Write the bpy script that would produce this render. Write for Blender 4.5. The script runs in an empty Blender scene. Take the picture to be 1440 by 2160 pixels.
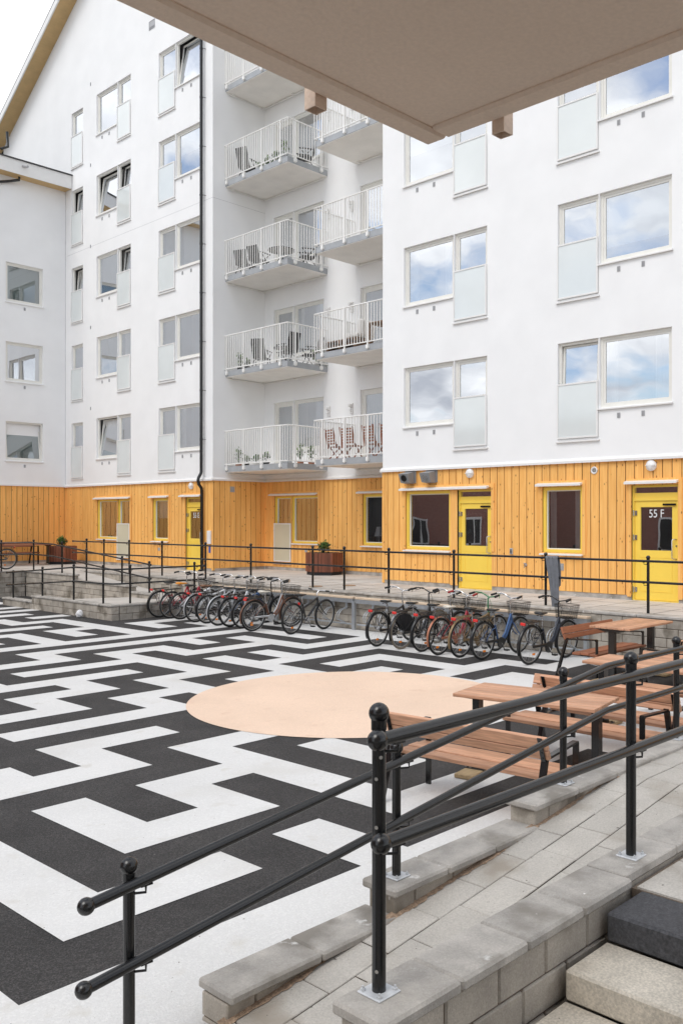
import bpy, math, random
from mathutils import Vector, Matrix
random.seed(7)
R = math.radians
S = bpy.context.scene
COL = S.collection

# ------------------------------------------------------------------ camera
H = 2.513                       # eye height over the courtyard, courtyard = z 0
YAW = math.atan2(2599 - 840, 1901.3)
cam = bpy.data.cameras.new("camera")
cam.sensor_fit = 'VERTICAL'
cam.sensor_height = 36.0
cam.sensor_width = 24.0
cam.lens = 1901.3 / 2160 * 36.0
cam.shift_x = -(840 - 720) / 2160
cam.shift_y = (1093.2 - 1080) / 2160
cam.clip_start = 0.05
cam.clip_end = 500
cob = bpy.data.objects.new("camera", cam)
COL.objects.link(cob)
cob.location = (0, 0, H)
cob.rotation_euler = (R(90), 0, YAW - R(90))
S.camera = cob

# ------------------------------------------------------------------ light
SUN_EL, SUN_AZ = R(54), R(181)          # azimuth of the sun counted from +X towards +Y
W = bpy.data.worlds.new("World")
S.world = W
W.use_nodes = True
nt = W.node_tree
nt.nodes.clear()
def wn(t, **k):
    n = nt.nodes.new(t)
    for a, b in k.items():
        setattr(n, a, b)
    return n
wo = wn('ShaderNodeOutputWorld')
bg = wn('ShaderNodeBackground')
bg.inputs['Strength'].default_value = 0.105
sky = wn('ShaderNodeTexSky', sky_type='NISHITA', sun_disc=False)
sky.sun_elevation = SUN_EL
sky.sun_rotation = R(90) - SUN_AZ
tc = wn('ShaderNodeTexCoord')
sx = wn('ShaderNodeSeparateXYZ')
nt.links.new(tc.outputs['Generated'], sx.inputs[0])
den = wn('ShaderNodeMath', operation='ADD'); den.inputs[1].default_value = 0.22
mx = wn('ShaderNodeMath', operation='MAXIMUM'); mx.inputs[1].default_value = 0.0
nt.links.new(sx.outputs['Z'], mx.inputs[0]); nt.links.new(mx.outputs[0], den.inputs[0])
dx = wn('ShaderNodeMath', operation='DIVIDE'); dy = wn('ShaderNodeMath', operation='DIVIDE')
nt.links.new(sx.outputs['X'], dx.inputs[0]); nt.links.new(den.outputs[0], dx.inputs[1])
nt.links.new(sx.outputs['Y'], dy.inputs[0]); nt.links.new(den.outputs[0], dy.inputs[1])
cb = wn('ShaderNodeCombineXYZ')
nt.links.new(dx.outputs[0], cb.inputs[0]); nt.links.new(dy.outputs[0], cb.inputs[1])
cn = wn('ShaderNodeTexNoise'); cn.inputs['Scale'].default_value = 2.0; cn.inputs['Detail'].default_value = 9
cn.inputs['Roughness'].default_value = 0.56
nt.links.new(cb.outputs[0], cn.inputs['Vector'])
cr = wn('ShaderNodeValToRGB')
cr.color_ramp.elements[0].position = 0.41; cr.color_ramp.elements[1].position = 0.53
nt.links.new(cn.outputs[0], cr.inputs[0])
cn2 = wn('ShaderNodeTexNoise'); cn2.inputs['Scale'].default_value = 3.1; cn2.inputs['Detail'].default_value = 6
nt.links.new(cb.outputs[0], cn2.inputs['Vector'])
cc = wn('ShaderNodeValToRGB')
cc.color_ramp.elements[0].position = 0.33; cc.color_ramp.elements[0].color = (5.0, 5.2, 5.7, 1)
cc.color_ramp.elements[1].position = 0.62; cc.color_ramp.elements[1].color = (11.0, 11.0, 11.0, 1)
nt.links.new(cn2.outputs[0], cc.inputs[0])
cm = wn('ShaderNodeMixRGB')
nt.links.new(cr.outputs[0], cm.inputs[0]); nt.links.new(sky.outputs[0], cm.inputs[1]); nt.links.new(cc.outputs[0], cm.inputs[2])
nt.links.new(cm.outputs[0], bg.inputs[0]); nt.links.new(bg.outputs[0], wo.inputs[0])

sl = bpy.data.lights.new("sun", 'SUN')
sl.energy = .85
sl.angle = R(28)
sl.color = (1.0, 0.97, 0.92)
so = bpy.data.objects.new("sun", sl)
COL.objects.link(so)
so.location = (-10, -8, 30)
sd = Vector((math.cos(SUN_EL) * math.cos(SUN_AZ), math.cos(SUN_EL) * math.sin(SUN_AZ), math.sin(SUN_EL)))
so.rotation_euler = sd.to_track_quat('Z', 'Y').to_euler()

S.view_settings.view_transform = 'Standard'
S.view_settings.look = 'None'
S.view_settings.exposure = 0.66
S.view_settings.gamma = 1.0
S.cycles.max_bounces = 12
S.cycles.diffuse_bounces = 7
S.cycles.transparent_max_bounces = 12

# ------------------------------------------------------------------ materials
def mat(name, col, rough=.6, var=.08, scale=6., bump=0., bscale=60., metal=0., island=0., stretch=(1, 1, 1), spec=.5, coat=0., speck=0., detail=5., spots=None, agg=None):
    m = bpy.data.materials.new(name)
    m.use_nodes = True
    t = m.node_tree
    b = t.nodes['Principled BSDF']
    N = t.nodes.new
    L = t.links.new
    b.inputs['Roughness'].default_value = rough
    b.inputs['Metallic'].default_value = metal
    b.inputs['Specular IOR Level'].default_value = spec
    if coat: b.inputs['Coat Weight'].default_value = coat; b.inputs['Coat Roughness'].default_value = .08
    co = N('ShaderNodeTexCoord')
    mp = N('ShaderNodeMapping')
    mp.inputs['Scale'].default_value = stretch
    L(co.outputs['Object'], mp.inputs[0])
    n = N('ShaderNodeTexNoise')
    n.inputs['Scale'].default_value = scale
    n.inputs['Detail'].default_value = detail
    L(mp.outputs[0], n.inputs['Vector'])
    r = N('ShaderNodeMapRange')
    r.inputs['From Min'].default_value = .3; r.inputs['From Max'].default_value = .7
    r.inputs['To Min'].default_value = 1 - var; r.inputs['To Max'].default_value = 1 + var
    L(n.outputs[0], r.inputs[0])
    val = r.outputs[0]
    if island:
        g = N('ShaderNodeNewGeometry')
        q = N('ShaderNodeMapRange')
        q.inputs['To Min'].default_value = 1 - island; q.inputs['To Max'].default_value = 1 + island
        L(g.outputs['Random Per Island'], q.inputs[0])
        mu = N('ShaderNodeMath'); mu.operation = 'MULTIPLY'
        L(val, mu.inputs[0]); L(q.outputs[0], mu.inputs[1]); val = mu.outputs[0]
    if speck:
        n3 = N('ShaderNodeTexNoise'); n3.inputs['Scale'].default_value = 85; n3.inputs['Detail'].default_value = 2
        L(co.outputs['Object'], n3.inputs['Vector'])
        q = N('ShaderNodeMapRange'); q.inputs['From Min'].default_value = .3; q.inputs['From Max'].default_value = .7
        q.inputs['To Min'].default_value = 1 - speck; q.inputs['To Max'].default_value = 1 + speck
        L(n3.outputs[0], q.inputs[0])
        mu = N('ShaderNodeMath'); mu.operation = 'MULTIPLY'
        L(val, mu.inputs[0]); L(q.outputs[0], mu.inputs[1]); val = mu.outputs[0]
    if agg:                                    # (scale, lo, hi): stones of the surface, each its own tone
        vo = N('ShaderNodeTexVoronoi'); vo.inputs['Scale'].default_value = agg[0]
        L(co.outputs['Object'], vo.inputs['Vector'])
        sp = N('ShaderNodeSeparateColor'); L(vo.outputs['Color'], sp.inputs[0])
        pw = N('ShaderNodeMath'); pw.operation = 'POWER'; pw.inputs[1].default_value = 2.2
        L(sp.outputs[0], pw.inputs[0])
        q = N('ShaderNodeMapRange'); q.inputs['To Min'].default_value = agg[1]; q.inputs['To Max'].default_value = agg[2]
        L(pw.outputs[0], q.inputs[0])
        mu = N('ShaderNodeMath'); mu.operation = 'MULTIPLY'
        L(val, mu.inputs[0]); L(q.outputs[0], mu.inputs[1]); val = mu.outputs[0]
    mm = N('ShaderNodeVectorMath'); mm.operation = 'SCALE'
    mm.inputs[0].default_value = col
    L(val, mm.inputs['Scale'])
    out = mm.outputs[0]
    if spots:                                  # (colour, scale, threshold, softness)
        for (sc, ss, th, sf) in spots:
            n4 = N('ShaderNodeTexNoise'); n4.inputs['Scale'].default_value = ss; n4.inputs['Detail'].default_value = 6
            L(co.outputs['Object'], n4.inputs['Vector'])
            q = N('ShaderNodeMapRange'); q.inputs['From Min'].default_value = th; q.inputs['From Max'].default_value = th + sf
            L(n4.outputs[0], q.inputs[0])
            mi = N('ShaderNodeMixRGB'); mi.inputs[2].default_value = (*sc, 1)
            L(q.outputs[0], mi.inputs[0]); L(out, mi.inputs[1]); out = mi.outputs[0]
    L(out, b.inputs['Base Color'])
    if bump:
        n2 = N('ShaderNodeTexNoise')
        n2.inputs['Scale'].default_value = bscale; n2.inputs['Detail'].default_value = 4
        L(mp.outputs[0], n2.inputs['Vector'])
        bp = N('ShaderNodeBump')
        bp.inputs['Strength'].default_value = bump; bp.inputs['Distance'].default_value = .01
        L(n2.outputs[0], bp.inputs['Height']); L(bp.outputs[0], b.inputs['Normal'])
    return m

M = {}
M['plaster'] = mat('white_plaster', (.87, .87, .865), .85, .025, 1.2, .12, 90, spec=.2)
M['plasterL'] = M['plaster']
M['trim'] = mat('white_trim', (.80, .79, .77), .45, .02)
M['frame'] = mat('cream_window_frame', (.78, .765, .71), .4, .03)
M['yellow'] = mat('yellow_paint', (.93, .66, .10), .38, .03, 3)
M['cap'] = mat('concrete_cap', (.415, .39, .355), .85, .22, 5, .3, 120, island=.09, speck=.07, agg=(170, .95, 1.08), spots=[((.25, .23, .20), 2.8, .53, .14), ((.62, .61, .585), 8, .66, .06), ((.78, .77, .75), 13, .735, .02)])
M['block'] = mat('concrete_block', (.42, .38, .325), .9, .2, 4, .35, 110, island=.15, speck=.08, agg=(170, .94, 1.08), spots=[((.20, .175, .14), 2.6, .52, .14), ((.6, .58, .54), 11, .70, .06)])
M['paver'] = mat('concrete_paver', (.455, .43, .39), .9, .09, 3, .25, 140, island=.06, speck=.12, spots=[((.31, .275, .23), 2.0, .54, .16), ((.10, .09, .08), 26, .70, .03)])
M['deck'] = mat('deck_concrete', (.55, .515, .47), .9, .10, 1.5, .1, 60, speck=.05, spots=[((.34, .30, .26), .9, .58, .2)])
M['joint'] = mat('joint_sand', (.17, .135, .105), .95, .25, 30, .4, 200)
M['darkstep'] = mat('dark_step_stone', (.055, .056, .062), .7, .25, 30, .3, 200, speck=.3)
M['lightstep'] = mat('sandy_step_stone', (.56, .51, .43), .9, .12, 6, .3, 150, speck=.2, spots=[((.3, .25, .19), 3, .6, .2), ((.12, .1, .08), 30, .74, .03)])
M['asphalt'] = mat('asphalt', (.040, .0375, .0365), .85, .25, 1.6, .9, 95, agg=(125, .55, 1.9), spots=[((.35, .33, .3), 40, .73, .02)])
M['paint'] = mat('white_road_paint', (.67, .665, .65), .8, .05, .9, .45, 95, agg=(75, .95, 1.05), spots=[((.56, .54, .50), .8, .56, .25), ((.60, .585, .55), 4.5, .6, .12), ((.20, .18, .16), 34, .715, .03)])
M['peach'] = mat('peach_road_paint', (.78, .585, .445), .8, .05, .7, .45, 95, agg=(75, .95, 1.05), spots=[((.67, .49, .365), .9, .55, .3), ((.70, .50, .37), 3.5, .6, .15), ((.3, .22, .16), 34, .73, .03)])
M['black'] = mat('black_powder_coat', (.006, .006, .0065), .25, .1, 8, .03, 60, spec=.6)
M['galv'] = mat('galvanised_steel', (.50, .53, .56), .42, .10, 9, .05, 40, metal=.75)
M['plate'] = mat('galvanised_plate', (.60, .62, .64), .5, .10, 14, .08, 60, metal=.3)
M['steel'] = mat('stainless_steel', (.62, .61, .59), .25, .05, metal=1.)
M['slab'] = mat('balcony_concrete', (.86, .83, .78), .85, .05, 2, .1, 70, speck=.05)
M['channel'] = mat('blue_grey_steel_channel', (.40, .415, .43), .5, .08, 5, metal=.2)
M['railwhite'] = mat('cream_railing_paint', (.85, .84, .81), .4, .02)
M['soffit'] = mat('stucco_soffit', (.81, .655, .535), .95, .04, 1.5, .45, 45, speck=.04)
M['pine'] = mat('pine_soffit_boards', (.60, .41, .19), .6, .08, 3, .1, 30)
M['roof'] = mat('dark_roof_sheet', (.03, .03, .033), .5, .1)
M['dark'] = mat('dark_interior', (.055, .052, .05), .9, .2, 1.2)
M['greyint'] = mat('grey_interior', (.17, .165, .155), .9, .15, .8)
M['curtain'] = mat('grey_curtain', (.42, .40, .36), .9, .08, 3)
M['curtainw'] = mat('white_curtain', (.68, .67, .64), .9, .05, 3)
M['curtaing'] = mat('green_curtain', (.22, .34, .30), .9, .08, 3)
M['blind'] = mat('pale_blue_blind', (.60, .70, .74), .8, .03, 2)
M['blindw'] = mat('white_blind', (.74, .75, .74), .8, .02, 2)
M['frost'] = mat('frosted_glass_panel', (.715, .755, .745), .1, .05, .8, spec=1., coat=.8)
M['frosty'] = mat('frosted_warm_glass', (.62, .60, .46), .25, .05, .8, spec=.6)
M['tyre'] = mat('tyre_rubber', (.018, .018, .018), .7, .1)
M['tyretan'] = mat('tan_tyre', (.24, .20, .15), .7, .1)
M['rim'] = mat('bike_rim', (.42, .42, .41), .35, .05, metal=.9)
M['spoke'] = mat('spoke_wire', (.5, .5, .5), .3, .05, metal=.9)
M['chrome'] = mat('chrome', (.72, .72, .72), .15, .03, metal=1.)
M['bk'] = mat('black_bike_paint', (.009, .009, .010), .3, .1, coat=.4)
M['navy'] = mat('navy_bike_paint', (.02, .026, .04), .3, .1, coat=.4)
M['red'] = mat('red_bike_paint', (.38, .015, .03), .3, .06, coat=.5)
M['white'] = mat('white_bike_paint', (.75, .76, .77), .3, .03, coat=.4)
M['silver'] = mat('silver_bike_paint', (.52, .53, .54), .3, .04, metal=.5)
M['blue'] = mat('blue_bike_paint', (.035, .10, .25), .3, .06, coat=.5)
M['brown'] = mat('bronze_bike_paint', (.20, .10, .065), .35, .12, 8, metal=.3)
M['olive'] = mat('rusty_gold_bike_paint', (.24, .165, .085), .45, .2, 14, metal=.3)
M['copper'] = mat('copper_mudguard', (.42, .17, .10), .4, .2, 14, metal=.2)
M['green'] = mat('green_bike_paint', (.06, .22, .10), .35, .08, coat=.4)
M['leather'] = mat('brown_leather', (.20, .095, .05), .5, .15, 20)
M['orange'] = mat('orange_saddle_vinyl', (.75, .27, .015), .45, .05)
M['saddle'] = mat('black_saddle_vinyl', (.02, .02, .02), .45, .1)
M['pale'] = mat('pale_saddle_vinyl', (.62, .58, .5), .5, .08)
M['redlens'] = mat('red_reflector', (.65, .02, .015), .2, .05, coat=.6)
M['amber'] = mat('amber_reflector', (.9, .25, .01), .25, .05, coat=.4)
M['basket'] = mat('black_wire_basket', (.02, .02, .02), .5, .1)
M['grip'] = mat('black_rubber_grip', (.02, .02, .02), .7, .1)
M['redgrip'] = mat('red_rubber_grip', (.35, .03, .03), .6, .1)
M['bench'] = mat('oiled_hardwood', (.55, .30, .185), .5, .24, 5, .12, 40, island=.16, stretch=(1, 12, 12), spec=.4)
M['benchd'] = mat('dark_hardwood', (.30, .115, .06), .55, .2, 5, .12, 40, island=.18, stretch=(1, 12, 12), spec=.4)
M['rackwood'] = mat('pale_pine_beam', (.66, .52, .38), .6, .1, 5, .1, 40, stretch=(12, 1, 12))
M['plankfoot'] = mat('weathered_plank', (.40, .29, .16), .8, .2, 6, .2, 40, stretch=(1, 10, 10))
M['slat'] = mat('red_brown_planter_slats', (.25, .085, .045), .55, .2, 6, .1, 40, island=.35, stretch=(8, 8, 1))
M['soil'] = mat('planting_soil', (.05, .035, .025), .95, .3, 20, .6, 60)
M['leaf'] = mat('dark_leaf', (.05, .10, .03), .5, .3, 6, island=.5)
M['leafl'] = mat('light_leaf', (.14, .25, .05), .5, .3, 6, island=.45)
M['terracotta'] = mat('terracotta', (.42, .20, .12), .8, .1)
M['potwhite'] = mat('white_pot', (.72, .71, .68), .5, .05)
M['potdark'] = mat('dark_pot', (.05, .05, .05), .5, .1)
M['textile'] = mat('black_textile_mesh', (.022, .022, .024), .8, .1)
M['chairwood'] = mat('red_brown_chair_wood', (.27, .10, .05), .5, .2, 6, island=.2)
M['pallet'] = mat('brown_pallet_wood', (.20, .12, .07), .8, .25, 6, island=.3)
M['cushion'] = mat('white_cushion', (.75, .73, .70), .9, .04)
M['cloth'] = mat('grey_jersey', (.17, .18, .20), .95, .12, 14, .2, 120)
M['lampwhite'] = mat('opal_lamp_glass', (.82, .81, .80), .3, .02)
M['hood'] = mat('grey_vent_hood_metal', (.28, .29, .30), .5, .06, metal=.2)
M['vent'] = mat('grey_vent_grille', (.42, .42, .43), .5, .05)
M['brick'] = None
M['paper'] = mat('crumpled_paper', (.76, .76, .76), .8, .04)
M['lettering'] = mat('etched_white_lettering', (.75, .76, .76), .6, .02)
M['bluesign'] = mat('blue_sticker', (.03, .09, .42), .4, .05)
M['rust'] = mat('rusty_cover', (.33, .20, .11), .8, .2, 10)
M['sand'] = mat('spilled_sand', (.36, .255, .175), .95, .25, 25, .7, 160, speck=.3)

def siding():
    m = bpy.data.materials.new('orange_stained_pine')
    m.use_nodes = True
    t = m.node_tree; b = t.nodes['Principled BSDF']; N = t.nodes.new; L = t.links.new
    b.inputs['Roughness'].default_value = .62; b.inputs['Specular IOR Level'].default_value = .3
    co = N('ShaderNodeTexCoord'); g = N('ShaderNodeNewGeometry')
    off = N('ShaderNodeCombineXYZ')
    mu = N('ShaderNodeMath'); mu.operation = 'MULTIPLY'; mu.inputs[1].default_value = 57.
    L(g.outputs['Random Per Island'], mu.inputs[0]); L(mu.outputs[0], off.inputs[2]); L(mu.outputs[0], off.inputs[0])
    ad = N('ShaderNodeVectorMath'); ad.operation = 'ADD'
    L(co.outputs['Object'], ad.inputs[0]); L(off.outputs[0], ad.inputs[1])
    mp = N('ShaderNodeMapping'); mp.inputs['Scale'].default_value = (26, 26, 1.6)
    L(ad.outputs[0], mp.inputs[0])
    gr = N('ShaderNodeTexNoise'); gr.inputs['Scale'].default_value = 1.; gr.inputs['Detail'].default_value = 5
    L(mp.outputs[0], gr.inputs['Vector'])
    rp = N('ShaderNodeValToRGB')
    rp.color_ramp.elements[0].position = .3; rp.color_ramp.elements[0].color = (.84, .41, .105, 1)
    rp.color_ramp.elements[1].position = .7; rp.color_ramp.elements[1].color = (.97, .55, .175, 1)
    L(gr.outputs[0], rp.inputs[0])
    # knots
    mk = N('ShaderNodeMapping'); mk.inputs['Scale'].default_value = (11, 11, 6.0)
    L(ad.outputs[0], mk.inputs[0])
    vo = N('ShaderNodeTexVoronoi'); vo.inputs['Scale'].default_value = 1.
    L(mk.outputs[0], vo.inputs['Vector'])
    kr = N('ShaderNodeValToRGB')
    kr.color_ramp.elements[0].position = .08; kr.color_ramp.elements[0].color = (.15, .15, .15, 1)
    kr.color_ramp.elements[1].position = .20; kr.color_ramp.elements[1].color = (1, 1, 1, 1)
    L(vo.outputs['Distance'], kr.inputs[0])
    # only some of the cells carry a knot
    sel = N('ShaderNodeMath'); sel.operation = 'GREATER_THAN'; sel.inputs[1].default_value = .52
    sp = N('ShaderNodeSeparateColor'); L(vo.outputs['Color'], sp.inputs[0]); L(sp.outputs[0], sel.inputs[0])
    mxk = N('ShaderNodeMixRGB'); mxk.inputs[1].default_value = (1, 1, 1, 1)
    L(sel.outputs[0], mxk.inputs[0]); L(kr.outputs[0], mxk.inputs[2])
    mx2 = N('ShaderNodeMixRGB'); mx2.inputs[1].default_value = (.20, .065, .018, 1)
    L(mxk.outputs[0], mx2.inputs[0]); L(rp.outputs[0], mx2.inputs[2])
    q = N('ShaderNodeMapRange'); q.inputs['To Min'].default_value = .92; q.inputs['To Max'].default_value = 1.07
    L(g.outputs['Random Per Island'], q.inputs[0])
    sc = N('ShaderNodeVectorMath'); sc.operation = 'SCALE'
    L(mx2.outputs[0], sc.inputs[0]); L(q.outputs[0], sc.inputs['Scale'])
    L(sc.outputs[0], b.inputs['Base Color'])
    bp = N('ShaderNodeBump'); bp.inputs['Strength'].default_value = .15; bp.inputs['Distance'].default_value = .004
    L(gr.outputs[0], bp.inputs['Height']); L(bp.outputs[0], b.inputs['Normal'])
    return m
M['siding'] = siding()

def brick():
    m = bpy.data.materials.new('red_brick'); m.use_nodes = True
    t = m.node_tree; b = t.nodes['Principled BSDF']; N = t.nodes.new; L = t.links.new
    co = N('ShaderNodeTexCoord'); s = N('ShaderNodeSeparateXYZ'); c = N('ShaderNodeCombineXYZ')
    L(co.outputs['Object'], s.inputs[0]); L(s.outputs[1], c.inputs[0]); L(s.outputs[2], c.inputs[1])
    k = N('ShaderNodeTexBrick'); k.inputs['Scale'].default_value = 4.
    k.inputs['Color1'].default_value = (.31, .145, .115, 1); k.inputs['Color2'].default_value = (.37, .175, .14, 1)
    k.inputs['Mortar'].default_value = (.25, .2, .17, 1); k.inputs['Mortar Size'].default_value = .012
    L(c.outputs[0], k.inputs['Vector']); L(k.outputs[0], b.inputs['Base Color'])
    b.inputs['Roughness'].default_value = .9
    return m
M['brick'] = brick()

def glass(name, f0, tint):
    m = bpy.data.materials.new(name); m.use_nodes = True
    t = m.node_tree; t.nodes.clear(); N = t.nodes.new; L = t.links.new
    o = N('ShaderNodeOutputMaterial'); mixs = N('ShaderNodeMixShader')
    tr = N('ShaderNodeBsdfTransparent'); tr.inputs[0].default_value = (*tint, 1)
    gl = N('ShaderNodeBsdfGlossy'); gl.inputs['Roughness'].default_value = .004; gl.inputs[0].default_value = (.93, .96, 1., 1)
    fr = N('ShaderNodeFresnel'); fr.inputs[0].default_value = 1.5
    ma = N('ShaderNodeMath'); ma.operation = 'MULTIPLY_ADD'; ma.inputs[1].default_value = 1.6; ma.inputs[2].default_value = f0
    ma.use_clamp = True
    L(fr.outputs[0], ma.inputs[0]); L(ma.outputs[0], mixs.inputs[0])
    L(tr.outputs[0], mixs.inputs[1]); L(gl.outputs[0], mixs.inputs[2]); L(mixs.outputs[0], o.inputs[0])
    co = N('ShaderNodeTexCoord'); n = N('ShaderNodeTexNoise'); n.inputs['Scale'].default_value = 1.1; n.inputs['Detail'].default_value = 1
    L(co.outputs['Object'], n.inputs['Vector'])
    bp = N('ShaderNodeBump'); bp.inputs['Strength'].default_value = .06; bp.inputs['Distance'].default_value = .05
    L(n.outputs[0], bp.inputs['Height']); L(bp.outputs[0], gl.inputs['Normal'])
    return m
M['glass'] = glass('window_glass', .54, (.88, .92, .91))
M['glassd'] = glass('door_glass', .30, (.8, .8, .8))
M['glassw'] = glass('wing_window_glass', .17, (.50, .56, .545))

# ------------------------------------------------------------------ mesh helpers
class MB:
    def __init__(s):
        s.v = []; s.f = []; s.m = []; s.sm = []
    def add(s, vs, fs, m=0, sm=False):
        o = len(s.v)
        s.v += [tuple(p) for p in vs]
        for f in fs:
            s.f.append(tuple(i + o for i in f)); s.m.append(m); s.sm.append(sm)
    def box(s, x0, x1, y0, y1, z0, z1, m=0, T=None):
        if x0 > x1: x0, x1 = x1, x0
        if y0 > y1: y0, y1 = y1, y0
        if z0 > z1: z0, z1 = z1, z0
        vs = [(x0, y0, z0), (x1, y0, z0), (x1, y1, z0), (x0, y1, z0), (x0, y0, z1), (x1, y0, z1), (x1, y1, z1), (x0, y1, z1)]
        if T: vs = [T @ Vector(p) for p in vs]
        s.add(vs, [(0, 3, 2, 1), (4, 5, 6, 7), (0, 1, 5, 4), (1, 2, 6, 5), (2, 3, 7, 6), (3, 0, 4, 7)], m)
    def hexa(s, b, t, m=0):       # bottom quad (ccw), top quad (ccw)
        s.add(list(b) + list(t), [(0, 3, 2, 1), (4, 5, 6, 7), (0, 1, 5, 4), (1, 2, 6, 5), (2, 3, 7, 6), (3, 0, 4, 7)], m)
    def cbox(s, x0, x1, y0, y1, z0, z1, c=.006, m=0, T=None):   # box with chamfered edges
        if x0 > x1: x0, x1 = x1, x0
        if y0 > y1: y0, y1 = y1, y0
        if z0 > z1: z0, z1 = z1, z0
        X = (x0, x1); Y = (y0, y1); Z = (z0, z1)
        vs = []; idx = {}
        for i in (0, 1):
            for j in (0, 1):
                for k in (0, 1):
                    sx_, sy_, sz_ = (1 - 2 * i), (1 - 2 * j), (1 - 2 * k)
                    for ax in range(3):
                        p = [X[i] + sx_ * c, Y[j] + sy_ * c, Z[k] + sz_ * c]
                        p[ax] = (X[i], Y[j], Z[k])[ax]
                        idx[(i, j, k, ax)] = len(vs); vs.append(tuple(p))
        fs = []
        for a in (0, 1):
            q = [(0, 0), (1, 0), (1, 1), (0, 1)]
            fx_ = [idx[(a, j, k, 0)] for j, k in q]; fs.append(fx_ if a else fx_[::-1])
            fy_ = [idx[(j, a, k, 1)] for j, k in q]; fs.append(fy_[::-1] if a else fy_)
            fz_ = [idx[(j, k, a, 2)] for j, k in q]; fs.append(fz_ if a else fz_[::-1])
        for a in (0, 1):
            for b_ in (0, 1):
                e = [idx[(0, a, b_, 1)], idx[(1, a, b_, 1)], idx[(1, a, b_, 2)], idx[(0, a, b_, 2)]]; fs.append(e if (a == b_) else e[::-1])
                e = [idx[(a, 0, b_, 0)], idx[(a, 1, b_, 0)], idx[(a, 1, b_, 2)], idx[(a, 0, b_, 2)]]; fs.append(e[::-1] if (a == b_) else e)
                e = [idx[(a, b_, 0, 0)], idx[(a, b_, 1, 0)], idx[(a, b_, 1, 1)], idx[(a, b_, 0, 1)]]; fs.append(e if (a == b_) else e[::-1])
        for i in (0, 1):
            for j in (0, 1):
                for k in (0, 1):
                    t_ = [idx[(i, j, k, 0)], idx[(i, j, k, 1)], idx[(i, j, k, 2)]]
                    fs.append(t_ if (i + j + k) % 2 else t_[::-1])
        if T: vs = [T @ Vector(p) for p in vs]
        s.add(vs, fs, m)
    def tube(s, pts, r, n=10, m=0, cap=True, r2=None):
        pts = [Vector(p) for p in pts]
        k = len(pts); rings = []; up = None
        for i, p in enumerate(pts):
            d = (pts[min(i + 1, k - 1)] - pts[max(i - 1, 0)]).normalized()
            if up is None:
                up = Vector((0, 0, 1)) if abs(d.z) < .95 else Vector((1, 0, 0))
            a = d.cross(up).normalized(); b = a.cross(d).normalized(); up = b
            rr = r if r2 is None else r + (r2 - r) * i / (k - 1)
            rings.append([p + (a * math.cos(2 * math.pi * j / n) + b * math.sin(2 * math.pi * j / n)) * rr for j in range(n)])
        vs = [q for g in rings for q in g]; fs = []
        for i in range(k - 1):
            for j in range(n):
                fs.append((i * n + j, i * n + (j + 1) % n, (i + 1) * n + (j + 1) % n, (i + 1) * n + j))
        s.add(vs, fs, m, True)
        if cap:
            s.add(rings[0], [tuple(range(n))], m); s.add(rings[-1], [tuple(range(n))[::-1]], m)
    def cyl(s, p0, p1, r, n=12, m=0, r2=None):
        s.tube([p0, p1], r, n, m, True, r2)
    def ring(s, c, R_, r, axis='y', n=28, k=8, m=0, a0=0, a1=2 * math.pi, sq=1.0):
        full = abs(a1 - a0 - 2 * math.pi) < 1e-6
        N_ = n if full else n + 1
        vs = []; fs = []
        for i in range(N_):
            a = a0 + (a1 - a0) * i / n
            for j in range(k):
                b = 2 * math.pi * j / k
                q = R_ + r * math.cos(b); w = r * sq * math.sin(b)
                x, z = q * math.cos(a), q * math.sin(a)
                vs.append((c[0] + x, c[1] + w, c[2] + z) if axis == 'y' else ((c[0] + w, c[1] + x, c[2] + z) if axis == 'x' else (c[0] + x, c[1] + z, c[2] + w)))
        for i in range(n):
            i2 = (i + 1) % N_
            for j in range(k):
                fs.append((i * k + j, i * k + (j + 1) % k, i2 * k + (j + 1) % k, i2 * k + j))
        s.add(vs, fs, m, True)
    def ball(s, c, r, n=16, k=10, m=0, sc=(1, 1, 1)):
        vs = []; fs = []
        for i in range(k + 1):
            t = math.pi * i / k
            for j in range(n):
                a = 2 * math.pi * j / n
                vs.append((c[0] + sc[0] * r * math.sin(t) * math.cos(a), c[1] + sc[1] * r * math.sin(t) * math.sin(a), c[2] + sc[2] * r * math.cos(t)))
        for i in range(k):
            for j in range(n):
                fs.append((i * n + j, (i + 1) * n + j, (i + 1) * n + (j + 1) % n, i * n + (j + 1) % n))
        s.add(vs, fs, m, True)
    def build(s, name, ms, parent=None, origin=None):
        """vertices are in world space for static things: the thing's origin is taken off"""
        me = bpy.data.meshes.new(name)
        o = Vector(origin) if origin is not None else (ORI.get(parent.name, Vector((0, 0, 0))) if parent else Vector((0, 0, 0)))
        me.from_pydata([tuple(Vector(p) - o) for p in s.v], [], s.f)
        if not isinstance(ms, (list, tuple)): ms = [ms]
        for q in ms: me.materials.append(M[q] if isinstance(q, str) else q)
        me.polygons.foreach_set('material_index', s.m)
        me.polygons.foreach_set('use_smooth', s.sm)
        me.update()
        ob = bpy.data.objects.new(name, me)
        COL.objects.link(ob)
        if parent:
            ob.parent = parent; ORI[ob.name] = o
        else:
            ob.location = o; ORI[ob.name] = o
        return ob
ORI = {}
def thing(name, label, cat, loc=(0, 0, 0), group=None, rz=0):
    o = bpy.data.objects.new(name, None)
    o.empty_display_size = .2
    COL.objects.link(o)
    o.location = loc; o.rotation_euler = (0, 0, rz)
    o['label'] = label; o['category'] = cat
    if group: o['group'] = group
    ORI[o.name] = Vector(loc)
    return o
def tag(o, label, cat, group=None):
    o['label'] = label; o['category'] = cat
    if group: o['group'] = group
    return o
def struct(o, kind='structure'):
    o['kind'] = kind
    return o
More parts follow.
